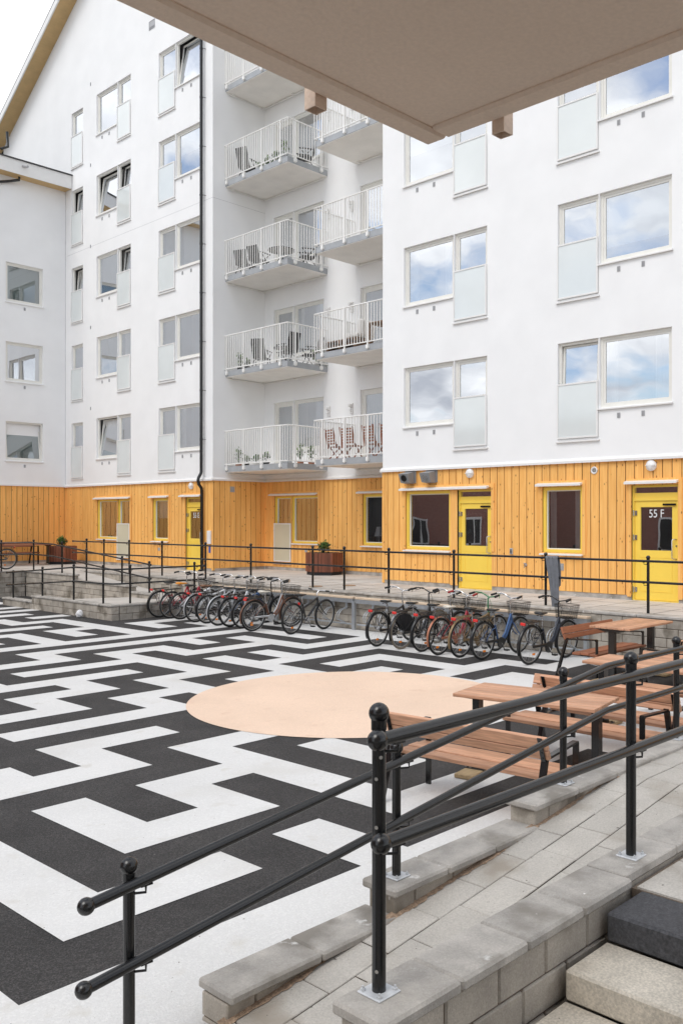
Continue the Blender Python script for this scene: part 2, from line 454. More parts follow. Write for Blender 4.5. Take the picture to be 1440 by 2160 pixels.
def dup(root, loc, rz, label=None, group=None):
    r = root.copy(); COL.objects.link(r); r.location = loc; r.rotation_euler = (0, 0, rz)
    if label: r['label'] = label
    if group: r['group'] = group
    for ch in list(root.children):
        c = ch.copy(); COL.objects.link(c); c.parent = r
        for g in list(ch.children):
            d = g.copy(); COL.objects.link(d); d.parent = c
    return r

# wall frames: F = ('X', c) is a wall x = c facing -X, u = y ; ('Y', c) is a wall y = c facing -Y, u = x.  w = distance out of the wall
def fp(F, u, w, z):
    return (F[1] - w, u, z) if F[0] == 'X' else (u, F[1] - w, z)
def fbox(mb, F, u0, u1, w0, w1, z0, z1, m=0, c=0):
    a = fp(F, u0, w0, z0); b = fp(F, u1, w1, z1)
    if c: mb.cbox(a[0], b[0], a[1], b[1], a[2], b[2], c, m)
    else: mb.box(a[0], b[0], a[1], b[1], a[2], b[2], m)

# ------------------------------------------------------------------ ground
XE = 14.37        # face of the deck's retaining wall
ZD = .83          # deck
XC = 16.87        # facade
def lat(i, j):    # corner (i, j) of the half-metre paint grid
    a, b, c = 4.678466, .50257457, -.01827418
    d, e, f_ = 4.563073, .49161025, .01147988
    r1 = a + b * i; r2 = d + e * j
    det = 1 - (-c) * (-f_)
    return ((r1 + c * r2) / det, (r2 + f_ * r1) / det)
g = MB()
g.add([(-60, -60, 0), (60, -60, 0), (60, 90, 0), (-60, 90, 0)], [(0, 1, 2, 3)])
struct(g.build('ground', 'asphalt'))
EDG = [(44,-12,15),(42,-12,15),(41,-12,15),(40,-12,15),(39,-12,15),(38,-12,13),(37,-12,13),(36,-12,11),(36,12,14),(35,12,14),(34,11,13),(33,10,12),(32,-12,11),(31,-12,11),(30,10,12),(30,-12,9),(29,-12,8),(29,11,12),(26,9,12),(27,10,11),(26,-12,8),(27,-12,7),(28,-12,7),(25,-12,18),(24,6,17),(22,-12,6),(23,-12,5),(24,-12,5),(23,7,12),(21,-12,7),(22,8,11),(21,9,10),(20,4,8),(23,13,16),(21,12,13),(22,14,15),(20,11,14),(19,10,14),(18,12,13),(18,10,11),(16,11,12),(15,7,9),(16,6,8),(19,4,8),(14,8,10),(18,15,18),(19,16,17),(17,14,18),(16,13,17),(15,11,16),(14,12,15),(13,12,14),(12,11,13),(11,12,13),(26,13,16),(27,14,15),(29,15,18),(28,16,18),(30,14,18),(8,17,18),(10,15,17),(9,13,16),(8,13,15),(10,12,14),(7,16,24),(11,16,17),(0,15,24),
(11,0,5),(12,0,4),(14,-12,2),(16,2,4),(17,-12,4),(18,3,7),(17,5,7),(15,3,5),(13,-12,3),(14,4,6),(13,5,6),(10,0,3),(9,1,3),(7,-12,1),(8,-1,0),(8,2,6),(6,0,2),(4,-1,0),(6,-2,-1),(3,-2,1),(5,1,2),(7,3,7),(6,4,5),(3,4,5),(2,3,10),(1,2,8),(0,1,8),(4,8,11),(2,10,11),(2,0,1),(0,-5,0),(2,-3,-1),(1,-4,-1),(35,-12,10),(19,-12,3),(9,-12,-1),(5,-4,-3),(3,-12,-5)]
p = MB()
for i in range(-12, 24):
    js = sorted(j for (j, a, b) in EDG if a <= i < b)
    lo, white, runs = -3.6, True, []
    for j in js:
        if white: runs.append((lo, j))
        white = not white; lo = j
    if white: runs.append((lo, 46))
    for (a, b) in runs:
        # clip at the deck wall
        q = [lat(i, a), lat(i + 1, a), lat(i + 1, b), lat(i, b)]
        q = [(min(x, XE - .06), y, .004) for x, y in q]
        if q[1][0] - q[0][0] > .02: p.add(q, [(0, 1, 2, 3)])
struct(p.build('ground_marking', 'paint'))
p = MB()
p.add([(8.74 + 2.235 * math.cos(2 * math.pi * k / 128), 8.97 + 2.235 * math.sin(2 * math.pi * k / 128), .008) for k in range(128)], [tuple(range(128))])
struct(p.build('ground_marking', 'peach'))

# ------------------------------------------------------------------ block walls, ramps and the deck
def blockrun(mb, F, u0, u1, z0, z1, h=.17, l=.36, depth=.22, jog=0, gap=.004, ch=.006, w0=None, rnd=random.Random(3)):
    """courses of loose-laid blocks whose outer face is w = 0"""
    nz = max(1, round((z1 - z0) / h)); hh = (z1 - z0) / nz
    for k in range(nz):
        u = u0
        first = l * (.5 if (k + jog) % 2 else 1)
        while u < u1 - .01:
            e = min(u + (first if u == u0 else l), u1)
            if u1 - e < .08: e = u1
            j = rnd.uniform(-.0015, .0015)
            fbox(mb, F, u + gap / 2, e - gap / 2, -depth, j, z0 + k * hh + gap / 2, z0 + (k + 1) * hh - gap / 2, 0, ch)
            u = e
    fbox(mb, F, u0 + .01, u1 - .01, -depth + .012, -.012, z0 + .004, z1 - .004, 1)
def caprun(mb, F, u0, u1, w0, w1, z0, z1, l=.52, ch=.012, rnd=random.Random(5)):
    n = max(1, round((u1 - u0) / l)); q = (u1 - u0) / n
    for k in range(n):
        j = rnd.uniform(-.002, .002)
        fbox(mb, F, u0 + k * q + .003, u0 + (k + 1) * q - .003, w0 + j, w1 + j, z0, z1 + j * .6, 0, ch)

def retaining(name, label, cat, F, segs, zb, depth=.22, over=.03, capt=.055, l=.36, h=.17, ch=.006, gap=.011, capl=.52, group=None, ends=()):
    """segs: (u0,u1,ztop) steps of the wall, cap on top"""
    a = fp(F, segs[0][0], 0, 0)
    t = thing(name, label, cat, a, group)
    b = MB(); c = MB()
    for n_, (u0, u1, zt) in enumerate(segs):
        blockrun(b, F, u0, u1, zb, zt - capt, h, l, depth, n_, gap, ch)
        caprun(c, F, u0 - (over if n_ in ends else 0), u1 + (over if n_ in ends else 0), -depth - over, over, zt - capt, zt, capl)
    b.build('block_courses', ['block', 'joint'], t)
    c.build('coping', 'cap', t)
    return t

# deck, one sheet of small concrete slabs with a cast edge
d = MB()
d.box(XE + .06, 26, -12, 20.1, .62, ZD)
d.box(XE + .06, 26, 20.1, 27.3, .62, ZD)
d.box(-10, 26, 28.66, 34, .62, ZD)
d.box(13.46, 26, 27.3, 28.66, .62, ZD)
dk = struct(d.build('deck_pavement', 'deck'))
# joints of the deck slabs: narrow sanded grooves standing 2 mm proud are laid as thin strips
d = MB()
y = 1.2
while y < 33:
    d.box(XE + .34, XC - .03, y - .004, y + .004, ZD - .001, ZD + .003); y += .70
for x in (14.72, 15.42, 16.12):
    d.box(x - .003, x + .003, 1, 27, ZD - .001, ZD + .002)
struct(d.build('deck_joints', 'joint'))

t = retaining('retaining_wall', 'long low block wall under the raised deck, behind both bicycle racks', 'wall', ('X', XE), [(-3, 20.05, ZD + .01)], -.02, depth=.25, over=.02, capl=.9, h=.155, l=.42)
t = retaining('retaining_wall', 'block wall between the upper ramp and the deck by the yellow door 55 E', 'wall', ('X', XE + .02), [(20.4, 27.3, ZD + .012)], .1, depth=.22, over=.02, capl=.9)
t = retaining('retaining_wall', 'tall block wall in the far left corner under the parked bicycle', 'wall', ('Y', 28.62), [(-6, 13.2, ZD + .01)], -.02, depth=.22, over=.02, capl=.8)
# switchback ramp at the left
t = retaining('ramp_wall', 'front wall of the left ramp, two low steps of grey blocks beside the striped ground', 'wall', ('X', 11.42), [(20.1, 24.36, .385), (24.36, 26.2, .225)], -.02, depth=.2, over=.025, ends=(1,))
t = retaining('ramp_wall', 'middle wall of the left ramp with three stepped copings', 'wall', ('X', 13.22), [(21.25, 22.3, .50), (22.3, 25.55, .66), (25.55, 28.62, ZD)], -.02, depth=.2, over=.03, ends=(0, 1, 2))
t = retaining('landing_wall', 'short end wall of the ramp landing next to the red bicycle', 'wall', ('Y', 20.1), [(11.64, 14.37, .385)], -.02, depth=.2, over=.025)
r = MB()
r.hexa([(11.62, 22.2, -.1), (13.22, 22.2, -.1), (13.22, 26.6, -.1), (11.62, 26.6, -.1)], [(11.62, 22.2, .345), (13.22, 22.2, .345), (13.22, 26.6, .012), (11.62, 26.6, .012)])
r.box(11.62, 14.37, 20.3, 22.198, -.1, .345)
r.hexa([(13.42, 22.2, 0), (14.39, 22.2, 0), (14.39, 27.3, 0), (13.42, 27.3, 0)], [(13.42, 22.2, .345), (14.39, 22.2, .345), (14.39, 27.3, ZD), (13.42, 27.3, ZD)])
struct(r.build('ramp_pavement', 'deck'))

# foreground: ramp between two stepped walls, stair on the near side
SL = .11; RX0 = 2.0; RXE = 6.46; ZL = SL * (RXE - RX0)
def rz_(x): return min(max(SL * (x - RX0), 0.0), ZL)
YN0, YN1 = 2.29, 2.575      # coping of the near wall
YF0, YF1 = 3.54, 3.82       # coping of the far wall
ZN = .64
b = MB(); c = MB()
t = thing('ramp_wall', 'near wall of the front ramp, thick grey coping under the large black railing', 'wall', (2.4, 2.43, 0))
def near_run(x0, x1, z):
    caprun(c, ('Y', 2.432), x0, x1, -.142, .142, z - .055, z, .52, .012)
near_run(2.39, 4.27, ZN)
caprun(c, ('Y', 2.45), 4.27, 9.0, -.12, .12, ZN - .05, ZN + .002, .6, .006)
blockrun(b, ('Y', 2.315), 2.42, 4.25, -.27 + .0, ZN - .055, .17, .36, .235, 0, .007, .009)
b.box(4.25, 9., 2.34, 2.55, -.2, ZN - .055)
b.build('block_courses', ['block', 'joint'], t); c.build('coping', 'cap', t)
b = MB(); c = MB()
t = thing('ramp_wall', 'far wall of the front ramp, its coping stepping up beside the picnic benches', 'wall', (2.6, 3.68, 0))
st = [(2.64, 3.83, .205), (3.83, 5.26, .365), (5.26, 12., .525)]
for k, (x0, x1, z) in enumerate(st):
    caprun(c, ('Y', 3.68), x0 - (.03 if k else 0), x1 + (0.01 if k < 2 else 0), -.14, .14, z - .052, z, .56, .012)
    blockrun(b, ('Y', 3.575), x0, x1, -.1, z - .052, .16, .36, .21, k, .006, .007)
b.build('block_courses', ['block', 'joint'], t); c.build('coping', 'cap', t)

pv = MB(); bed = MB()
bed.hexa([(RX0, 2.5, -.3), (RXE, 2.5, -.3), (RXE, 3.6, -.3), (RX0, 3.6, -.3)], [(RX0, 2.5, -.012), (RXE, 2.5, ZL - .012), (RXE, 3.6, ZL - .012), (RX0, 3.6, -.012)])
bed.box(RXE, 12, 2.5, 3.6, -.2, ZL - .012)
struct(bed.build('ramp_bed', 'joint'))
rows = 4; rw = (3.60 - 2.56) / rows
for q in range(rows):
    y0 = 2.56 + q * rw; x = .7 + (.25 if q % 2 else 0)
    while x < 11.5:
        e = x + .43
        if x < RXE - .02 < e: e = RXE if RXE - x > .05 else e
        z0, z1 = (SL * (x - RX0), SL * (e - RX0)) if e <= RXE + .001 else (ZL, ZL)
        j = random.uniform(-.0025, .0025)
        g_ = .0035
        if z1 > -.12:
            B = [(x + g_, y0 + g_, z0 - .06), (e - g_, y0 + g_, z1 - .06), (e - g_, y0 + rw - g_, z1 - .06), (x + g_, y0 + rw - g_, z0 - .06)]
            Tt = [(a_ + (.004 if k in (0, 3) else -.004), b_ + (.004 if k < 2 else -.004), (z0 if k in (0, 3) else z1) + j) for k, (a_, b_, _) in enumerate(B)]
            Bm = [(a_, b_, (z0 if k in (0, 3) else z1) + j - .005) for k, (a_, b_, _) in enumerate(B)]
            pv.hexa(Bm, Tt)
        x = e
struct(pv.build('ramp_pavement', 'paver'))
# sand washed against the foot of the far wall
sd_ = MB(); rr = random.Random(11)
x = 2.6; prev = None
while x < 6.4:
    wv = .045 + .02 * math.sin(x * 5) * math.sin(x * 2.3) + .018 * rr.random()
    cur = (x, wv)
    if prev:
        (xa, wa), (xb, wb) = prev, cur
        za, zb2 = rz_(xa), rz_(xb)
        sd_.add([(xa, 3.60, za + .016), (xb, 3.60, zb2 + .016), (xb, 3.60 - wb, zb2 + .003), (xa, 3.60 - wa, za + .003)], [(3, 2, 1, 0)])
    prev = cur; x += .03
sdo = sd_.build('spilled_sand', 'sand'); struct(sdo, 'stuff'); sdo['label'] = 'brown sand washed along the foot of the far ramp wall'; sdo['category'] = 'sand'
# stair
s_ = MB(); s2 = MB()
t = thing('outdoor_stair', 'stone stair beside the near ramp wall, dark top step over sandy lower steps', 'stair', (3.6, 1.2, 0))
s_.cbox(3.97, 4.33, -1.2, 2.275, .42, .565, .012)
s_.build('top_step', 'darkstep', t)
for k in range(1, 5):
    q = MB(); q.cbox(3.97 - .375 * k, 4.35 - .375 * k, -1.2, 2.275 + .002 * k, .42 - .145 * k - .001, .565 - .145 * k, .012)
    q.build('step', 'lightstep', t)
l_ = MB()
for i in range(9):
    for j in range(7):
        x0 = 4.335 + i * .5; y0 = 2.31 - (j + 1) * .5
        l_.hexa([(x0 + .004, y0 + .004, .50), (x0 + .496, y0 + .004, .50), (x0 + .496, y0 + .496, .50), (x0 + .004, y0 + .496, .50)],
                [(x0 + .006, y0 + .006, .572), (x0 + .494, y0 + .006, .572), (x0 + .494, y0 + .494, .572), (x0 + .006, y0 + .494, .572)])
struct(l_.build('landing_pavement', 'paver'))
l_ = MB(); l_.box(4.33, 9, -1.3, 2.33, -.2, .562); struct(l_.build('landing_bed', 'joint'))
l_ = MB(); l_.box(-3.2, 1.98, -9., 2.3, .0, .012); struct(l_.build('bounce_pavement', 'paver'))  # unseen pale paving, added to bounce light up onto the overhead slab

# ------------------------------------------------------------------ railings
def railing(name, label, posts, rails, r_post=.024, r_rail=.021, side=(0, -1, 0), group=None, ends=(), plates=True, hgt=None, ball=.036):
    """posts: (x,y,zbase,ztop) ; rails: list of polylines ; rails stand r_post+r_rail off the posts on 'side'"""
    x0, y0, z0, _ = posts[0]
    t = thing(name, label, 'railing', (x0, y0, z0), group)
    sd2 = Vector(side).normalized()
    for (x, y, zb, zt) in posts:
        p_ = MB()
        p_.cyl((x, y, zb), (x, y, zt - ball * 1.2), r_post, 14)
        p_.cyl((x, y, zt - ball * 2.6), (x, y, zt - ball * 1.5), r_post * 1.12, 14)
        p_.ball((x, y, zt - ball), ball, 18, 12)
        po = p_.build('post', 'black', t)
        if plates:
            q = MB()
            q.cbox(x - .062, x + .062, y - .062, y + .062, zb, zb + .009, .003)
            for sx_ in (-1, 1):
                for sy_ in (-1, 1):
                    q.cyl((x + sx_ * .045, y + sy_ * .045, zb + .009), (x + sx_ * .045, y + sy_ * .045, zb + .018), .010, 6)
                    q.cyl((x + sx_ * .045, y + sy_ * .045, zb + .018), (x + sx_ * .045, y + sy_ * .045, zb + .028), .005, 6)
            q.build('base_plate', 'plate', po)
    for line in rails:
        m_ = MB()
        m_.tube(line, r_rail, 14)
        for e in ends:
            m_.ball(line[e], r_rail * 1.5, 16, 10)
        # brackets at the posts
        for (x, y, zb, zt) in posts:
            best = None
            for a, b_ in zip(line[:-1], line[1:]):
                a = Vector(a); b_ = Vector(b_); d_ = b_ - a
                P = Vector((x, y, 0)); dd = Vector((d_.x, d_.y, 0)); A0 = Vector((a.x, a.y, 0))
                if dd.length < 1e-5: continue
                u = max(0, min(1, (P - A0).dot(dd) / dd.dot(dd)))
                pt = a + d_ * u
                ds = (Vector((pt.x, pt.y, 0)) - P).length
                if best is None or ds < best[0]: best = (ds, pt, d_.normalized())
            if best and best[0] < .15:
                pt, dv = best[1], best[2]
                q = pt + dv * .055
                m_.tube([Vector((x, y, pt.z - r_rail - .035)), q - Vector((0, 0, r_rail + .035)), q - Vector((0, 0, r_rail - .004))], .0065, 8)
                m_.box(q.x - .03, q.x + .03, q.y - .012, q.y + .012, q.z - r_rail - .004, q.z - r_rail + .004)
        m_.build('handrail', 'black', t)
    return t

off = .052
# near railing (level) : posts on the near coping, rails on the camera side
railing('railing', 'large black railing in the foreground on the near ramp wall, level twin rails', [(2.562, 2.475, ZN, 1.785), (4.545, 2.45, ZN, 1.775), (6.5, 2.45, ZN, 1.775)],
        [[(2.50, 2.475 - off, 1.655), (9., 2.44 - off, 1.64)], [(2.52, 2.475 - off, 1.25), (9., 2.44 - off, 1.245)]], .028, .0275, (0, -1, 0), ends=(0,), ball=.041)
nr = [o for o in bpy.data.objects if o.name.startswith('post') and o.parent and abs(ORI[o.name].x - 2.562) < .01]
dcam = Vector((-.72, -.69, 0)).normalized(); pc = Vector((2.562, 2.475, 0))
for z_, tw in ((1.49, -.35), (1.30, -.35), (.735, -.3), (1.575, .25)):
    dv = Matrix.Rotation(tw, 3, 'Z') @ dcam
    p0 = pc + Vector((0, 0, z_)) + dv * .0265
    scr = MB(); scr.cyl(p0, p0 + dv * .0045, .0075, 10)
    if nr: scr.build('screw_head', 'steel', nr[0])
# far railing: slopes with the ramp, then level
YP = 3.685
fpst = [(2.18, YP, -.15, .972), (3.965, YP, .365, 1.178), (5.80, YP, .525, 1.40), (7.67, YP, .525, 1.45), (9.6, YP, .525, 1.45)]
railing('railing', 'black railing on the far ramp wall, twin rails rising from lower left past the benches', fpst,
        [[(1.943, YP - off, .836), (6.34, YP - off, 1.345), (12., YP - off, 1.345)], [(1.932, YP - off, .478), (6.34, YP - off, .995), (12., YP - off, .995)]], .027, .0255, ends=(0,), ball=.041)
# deck railing
XR = 14.62
dpy = [7.55, 9.68, 11.95, 13.82, 15.25, 16.35, 18.75, 20.75, 22.9, 24.7, 26.2, 27.3]
railing('railing', 'long black railing along the deck edge above the bicycle racks', [(XR, y, ZD, ZD + 1.03) for y in [5.3] + dpy],
        [[(XR - off, 3., ZD + .93), (XR - off, 28.1, ZD + .93)], [(XR - off, 3., ZD + .56), (XR - off, 28.1, ZD + .56)]], .026, .022, ends=(1,), plates=False, ball=.038)
# middle ramp wall
xm = 13.33
ml = lambda h: [(4., 28.5, ZD + h), (xm - off, 28.5, ZD + h), (xm - off, 26.9, ZD + h - .02), (xm - off, 21.35, .36 + h)]
railing('railing', 'black railing sloping down the middle wall of the left ramp', [(xm, 28.3, ZD, ZD + 1.0), (xm, 26.4, ZD, ZD + .97), (xm, 24.9, .66, 1.62), (xm, 22.9, .66, 1.46), (xm, 21.5, .50, 1.36), (12.4, 28.55, ZD, ZD + 1.0), (9., 28.55, ZD, ZD + 1.)],
        [ml(.90), ml(.53)], .026, .022, ends=(3,), plates=False, ball=.036)
# front ramp wall and landing
xf = 11.53
def fl(h):
    return [(xf - off, 26.05, .08 + h), (xf - off, 22.0, .385 + h), (xf - off, 20.75, .385 + h), (xf - off + .06, 20.42, .385 + h), (xf + .20, 20.25, .385 + h), (14.15, 20.2 - off + .02, .385 + h)]
railing('railing', 'black railing on the front wall of the left ramp, bent round the landing corner', [(xf, 25.75, .225, 1.02), (xf, 23.95, .385, 1.19), (xf, 22.2, .385, 1.32), (xf, 20.7, .385, 1.36), (12.0, 20.23, .385, 1.36), (13.9, 20.23, .385, 1.36)],
        [fl(.86), fl(.50)], .026, .022, ends=(0, 5), plates=False, ball=.036)

# ------------------------------------------------------------------ the apartment building
FC = ('X', XC)
XB = 18.95; YR = 23.56; YC = 16.16; YL = 33.13
FB = ('X', XB); FR = ('Y', YR); FL = ('Y', YL)
ZT = 3.80          # plaster starts
def wallgrid(mb, F, u0, u1, z0, z1, holes, depth=.16, m=0):
    us = sorted({u0, u1, *[h for q in holes for h in q[:2] if u0 < h < u1]})
    zs = sorted({z0, z1, *[h for q in holes for h in q[2:4] if z0 < h < z1]})
    flip = F[0] == 'Y'
    def quad(a, b_, c_, d_):
        vs = [a, b_, c_, d_]
        mb.add(vs, [(0, 1, 2, 3)] if flip else [(3, 2, 1, 0)], m)
    for a, b_ in zip(us[:-1], us[1:]):
        zlast = None
        run = []
        for c_, d_ in zip(zs[:-1], zs[1:]):
            um, zm = (a + b_) / 2, (c_ + d_) / 2
            if any(h[0] < um < h[1] and h[2] < zm < h[3] for h in holes): continue
            if run and abs(run[-1][1] - c_) < 1e-6: run[-1][1] = d_
            else: run.append([c_, d_])
        for c_, d_ in run:
            quad(fp(F, a, 0, c_), fp(F, b_, 0, c_), fp(F, b_, 0, d_), fp(F, a, 0, d_))
    for (a, b_, c_, d_) in [h[:4] for h in holes]:
        for (p0, p1) in (((a, c_), (a, d_)), ((a, d_), (b_, d_)), ((b_, d_), (b_, c_)), ((b_, c_), (a, c_))):
            # skip reveals on edges shared with another hole
            um, zm = (p0[0] + p1[0]) / 2, (p0[1] + p1[1]) / 2
            sh = [h for h in holes if h[:4] != (a, b_, c_, d_) and h[0] - 1e-4 <= um <= h[1] + 1e-4 and h[2] - 1e-4 <= zm <= h[3] + 1e-4]
            if sh: continue
            quad(fp(F, p0[0], 0, p0[1]), fp(F, p0[0], -depth, p0[1]), fp(F, p1[0], -depth, p1[1]), fp(F, p1[0], 0, p1[1]))
def cladding(mb, F, u0, u1, z0, z1, holes, bw=.205, skip=0):
    """vertical boards with open joints, cut round the openings"""
    u = u0; gap = .009
    while u < u1 - .005:
        e = min(u + bw, u1)
        cuts = sorted({u, e, *[h for q in holes for h in q[:2] if u < h < e]})
        for a, b_ in zip(cuts[:-1], cuts[1:]):
            um = (a + b_) / 2
            hz = sorted((h[2], h[3]) for h in holes if h[0] < um < h[1])
            z = z0; segs = []
            for c_, d_ in hz:
                if c_ > z + .01: segs.append((z, c_))
                z = max(z, d_)
            if z1 > z + .01: segs.append((z, z1))
            ga = gap if a == u else 0; gb = gap if b_ == e else 0
            for c_, d_ in segs: fbox(mb, F, a + ga, b_ - gb, -.02, 0, c_, d_)
        u = e

def frame_ring(mb, F, u0, u1, z0, z1, t, w0, w1, m=0):
    fbox(mb, F, u0, u1, w0, w1, z0, z0 + t, m); fbox(mb, F, u0, u1, w0, w1, z1 - t, z1, m)
    fbox(mb, F, u0, u0 + t, w0, w1, z0 + t, z1 - t, m); fbox(mb, F, u1 - t, u1, w0, w1, z0 + t, z1 - t, m)
def curtain_mesh(F, u0, u1, z0, z1, w, amp=.02, per=.11):
    mb = MB(); n = max(6, int((u1 - u0) / (per / 6))); vs = []
    for i in range(n + 1):
        u = u0 + (u1 - u0) * i / n; ww = w + amp * math.sin(2 * math.pi * (u - u0) / per + .6 * math.sin(u * 9))
        vs += [fp(F, u, ww, z0), fp(F, u, ww, z1)]
    mb.add(vs, [(2 * i, 2 * i + 2, 2 * i + 3, 2 * i + 1) for i in range(n)], 0, True)
    return mb
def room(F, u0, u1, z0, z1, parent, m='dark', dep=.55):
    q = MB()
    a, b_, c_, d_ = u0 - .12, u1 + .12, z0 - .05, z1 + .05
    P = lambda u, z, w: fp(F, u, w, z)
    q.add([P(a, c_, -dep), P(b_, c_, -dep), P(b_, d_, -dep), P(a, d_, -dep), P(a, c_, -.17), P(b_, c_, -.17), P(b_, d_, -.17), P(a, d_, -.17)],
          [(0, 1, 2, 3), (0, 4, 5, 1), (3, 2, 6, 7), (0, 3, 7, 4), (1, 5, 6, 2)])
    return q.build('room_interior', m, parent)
def sash(F, u0, u1, z0, z1, parent, fm, tilt=0, glassm='glass', t=.05, name='sash'):
    """opening sash with its pane, set .1 back; tilt = how far the top leans in"""
    q = MB(); w1, w0 = -.085, -.125
    def bar(a, b_, c_, d_):
        def W_(z, w): return w - tilt * (z - z0) / (z1 - z0)
        B = [fp(F, a, W_(c_, w1), c_), fp(F, b_, W_(c_, w1), c_), fp(F, b_, W_(c_, w0), c_), fp(F, a, W_(c_, w0), c_)]
        T_ = [fp(F, a, W_(d_, w1), d_), fp(F, b_, W_(d_, w1), d_), fp(F, b_, W_(d_, w0), d_), fp(F, a, W_(d_, w0), d_)]
        if F[0] == 'X': B = B[::-1]; T_ = T_[::-1]
        q.hexa(B, T_)
    bar(u0, u1, z0, z0 + t); bar(u0, u1, z1 - t, z1); bar(u0, u0 + t, z0 + t, z1 - t); bar(u1 - t, u1, z0 + t, z1 - t)
    q.build(name, fm, parent)
    q = MB()
    def W2(z): return -.105 - tilt * (z - z0) / (z1 - z0)
    vs = [fp(F, u0 + t, W2(z0 + t), z0 + t), fp(F, u1 - t, W2(z0 + t), z0 + t), fp(F, u1 - t, W2(z1 - t), z1 - t), fp(F, u0 + t, W2(z1 - t), z1 - t)]
    q.add(vs, [(0, 1, 2, 3)] if F[0] == 'Y' else [(3, 2, 1, 0)])
    return q.build('glass_pane', glassm, parent)
rw_ = random.Random(21)
def dress(F, u0, u1, z0, z1, parent, style):
    """what is seen behind a pane"""
    if style in ('curtain', 'white', 'greenc', 'sides'):
        cm_ = {'curtain': 'curtain', 'white': 'curtainw', 'greenc': 'curtaing', 'sides': 'curtainw'}[style]
        if style == 'sides':
            for a, b_ in ((u0, u0 + (u1 - u0) * .28), (u1 - (u1 - u0) * .16, u1)):
                curtain_mesh(F, a, b_, z0, z1, -.25).build('curtain', cm_, parent)
        else:
            curtain_mesh(F, u0, u1, z0, z1, -.25).build('curtain', cm_, parent)
    elif style in ('blind', 'blindw', 'half'):
        q = MB(); zz = z0 if style == 'blindw' else z0 + (z1 - z0) * (.24 if style == 'blind' else .55)
        fbox(q, F, u0, u1, -.205, -.2, zz, z1); fbox(q, F, u0, u1, -.215, -.195, zz - .02, zz)
        q.build('roller_blind', 'blind' if style == 'blind' else 'blindw', parent)
def sill(F, u0, u1, z, parent, m='trim', out=.05):
    q = MB()
    a = [fp(F, u0 - .03, -.10, z + .028), fp(F, u1 + .03, -.10, z + .028), fp(F, u1 + .03, out, z), fp(F, u0 - .03, out, z)]
    b_ = [(x, y_, z_ - .028) for x, y_, z_ in a]
    if F[0] == 'X': q.hexa(b_, a)
    else: q.hexa(b_[::-1], a[::-1])
    return q.build('sill', m, parent)
def panel(F, u0, u1, z0, z1, parent, pm='frost', fm='trim', w=.006):
    q = MB(); frame_ring(q, F, u0, u1, z0, z1, .035, w, w + .035, 0)
    fbox(q, F, u0 + .035, u1 - .035, w + .012, w + .022, z0 + .035, z1 - .035, 1)
    return q.build('french_balcony_panel', [fm, pm], parent)
def grille(F, u, z, parent, w=.07, h=.11):
    q = MB(); frame_ring(q, F, u - w / 2, u + w / 2, z - h / 2, z + h / 2, .01, 0, .012)
    for k in range(4): fbox(q, F, u - w / 2, u + w / 2, .001, .01, z - h / 2 + .018 + k * .024, z - h / 2 + .028 + k * .024)
    fbox(q, F, u - w / 2 + .01, u + w / 2 - .01, .0005, .002, z - h / 2 + .01, z + h / 2 - .01)
    return q.build('vent_grille', 'vent', parent)

apt = thing('apartment_building', 'tall white plastered apartment building with orange board ground floor and open balconies', 'building', (XC, 20, 0))
holesA, holesC, holesB, gA, gC, gB = [], [], [], [], [], []

def double_window(F, ubig, ufr, ztop, holes, parent, styles=('dark', 'dark'), tilts=(0, 0), fm='frame', hb=1.49, hf=2.10, vents=True, panelm='frost', hp=1.20, rm='dark', sill_m='trim', ground=False):
    """big fixed light next to a full-height window with a frosted balustrade panel"""
    zb = ztop - hb; zf = ztop - hf
    holes.append((*ubig, zb, ztop)); holes.append((*ufr, zf, ztop))
    q = MB()
    T_ = .055
    for (a, b_), z in ((ubig, zb), (ufr, zf)):
        frame_ring(q, F, a, b_, z, ztop, T_, -.13, -.07 if fm != 'yellow' else -.035)
    o = q.build('window', fm, parent)
    for k, ((a, b_), z) in enumerate(((ubig, zb), (ufr, zf))):
        sash(F, a + T_, b_ - T_, z + T_, ztop - T_, o, fm if fm != 'yellow' else 'trim', tilts[k], t=.05 if fm != 'yellow' else .022)
        dress(F, a + T_, b_ - T_, z + T_, ztop - T_, o, styles[k])
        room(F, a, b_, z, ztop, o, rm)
    sill(F, *ubig, zb - .02, o, sill_m)
    sill(F, *ufr, zf - .05, o, sill_m)
    panel(F, ufr[0] + .0, ufr[1] - .0, zf + .005, zf + hp, o, panelm)
    if vents:
        for f in (.38, .72): grille(F, ubig[0] + (ubig[1] - ubig[0]) * f, zb - .19, parent)
    return o
def single_window(F, u, z0, z1, holes, parent, style='dark', tilt=0, fm='frame', pan=False, vents=0, rm='dark', T_=.055, glassm='glass', sill_m='trim', out=.05):
    holes.append((*u, z0, z1))
    q = MB(); frame_ring(q, F, *u, z0, z1, T_, -.13, -.07 if fm != 'yellow' else -.035)
    o = q.build('window', fm, parent)
    sash(F, u[0] + T_, u[1] - T_, z0 + T_, z1 - T_, o, fm if fm != 'yellow' else 'trim', tilt, glassm, t=.05 if fm != 'yellow' else .022)
    dress(F, u[0] + T_, u[1] - T_, z0 + T_, z1 - T_, o, style); room(F, *u, z0, z1, o, rm)
    sill(F, *u, z0 - .03, o, sill_m, out)
    if pan: panel(F, *u, z0 + .005, z0 + 1.2, o)
    for k in range(vents): grille(F, u[0] + (u[1] - u[0]) * (.5 if vents == 1 else (.3 + .4 * k)), z0 - .2, parent)
    return o

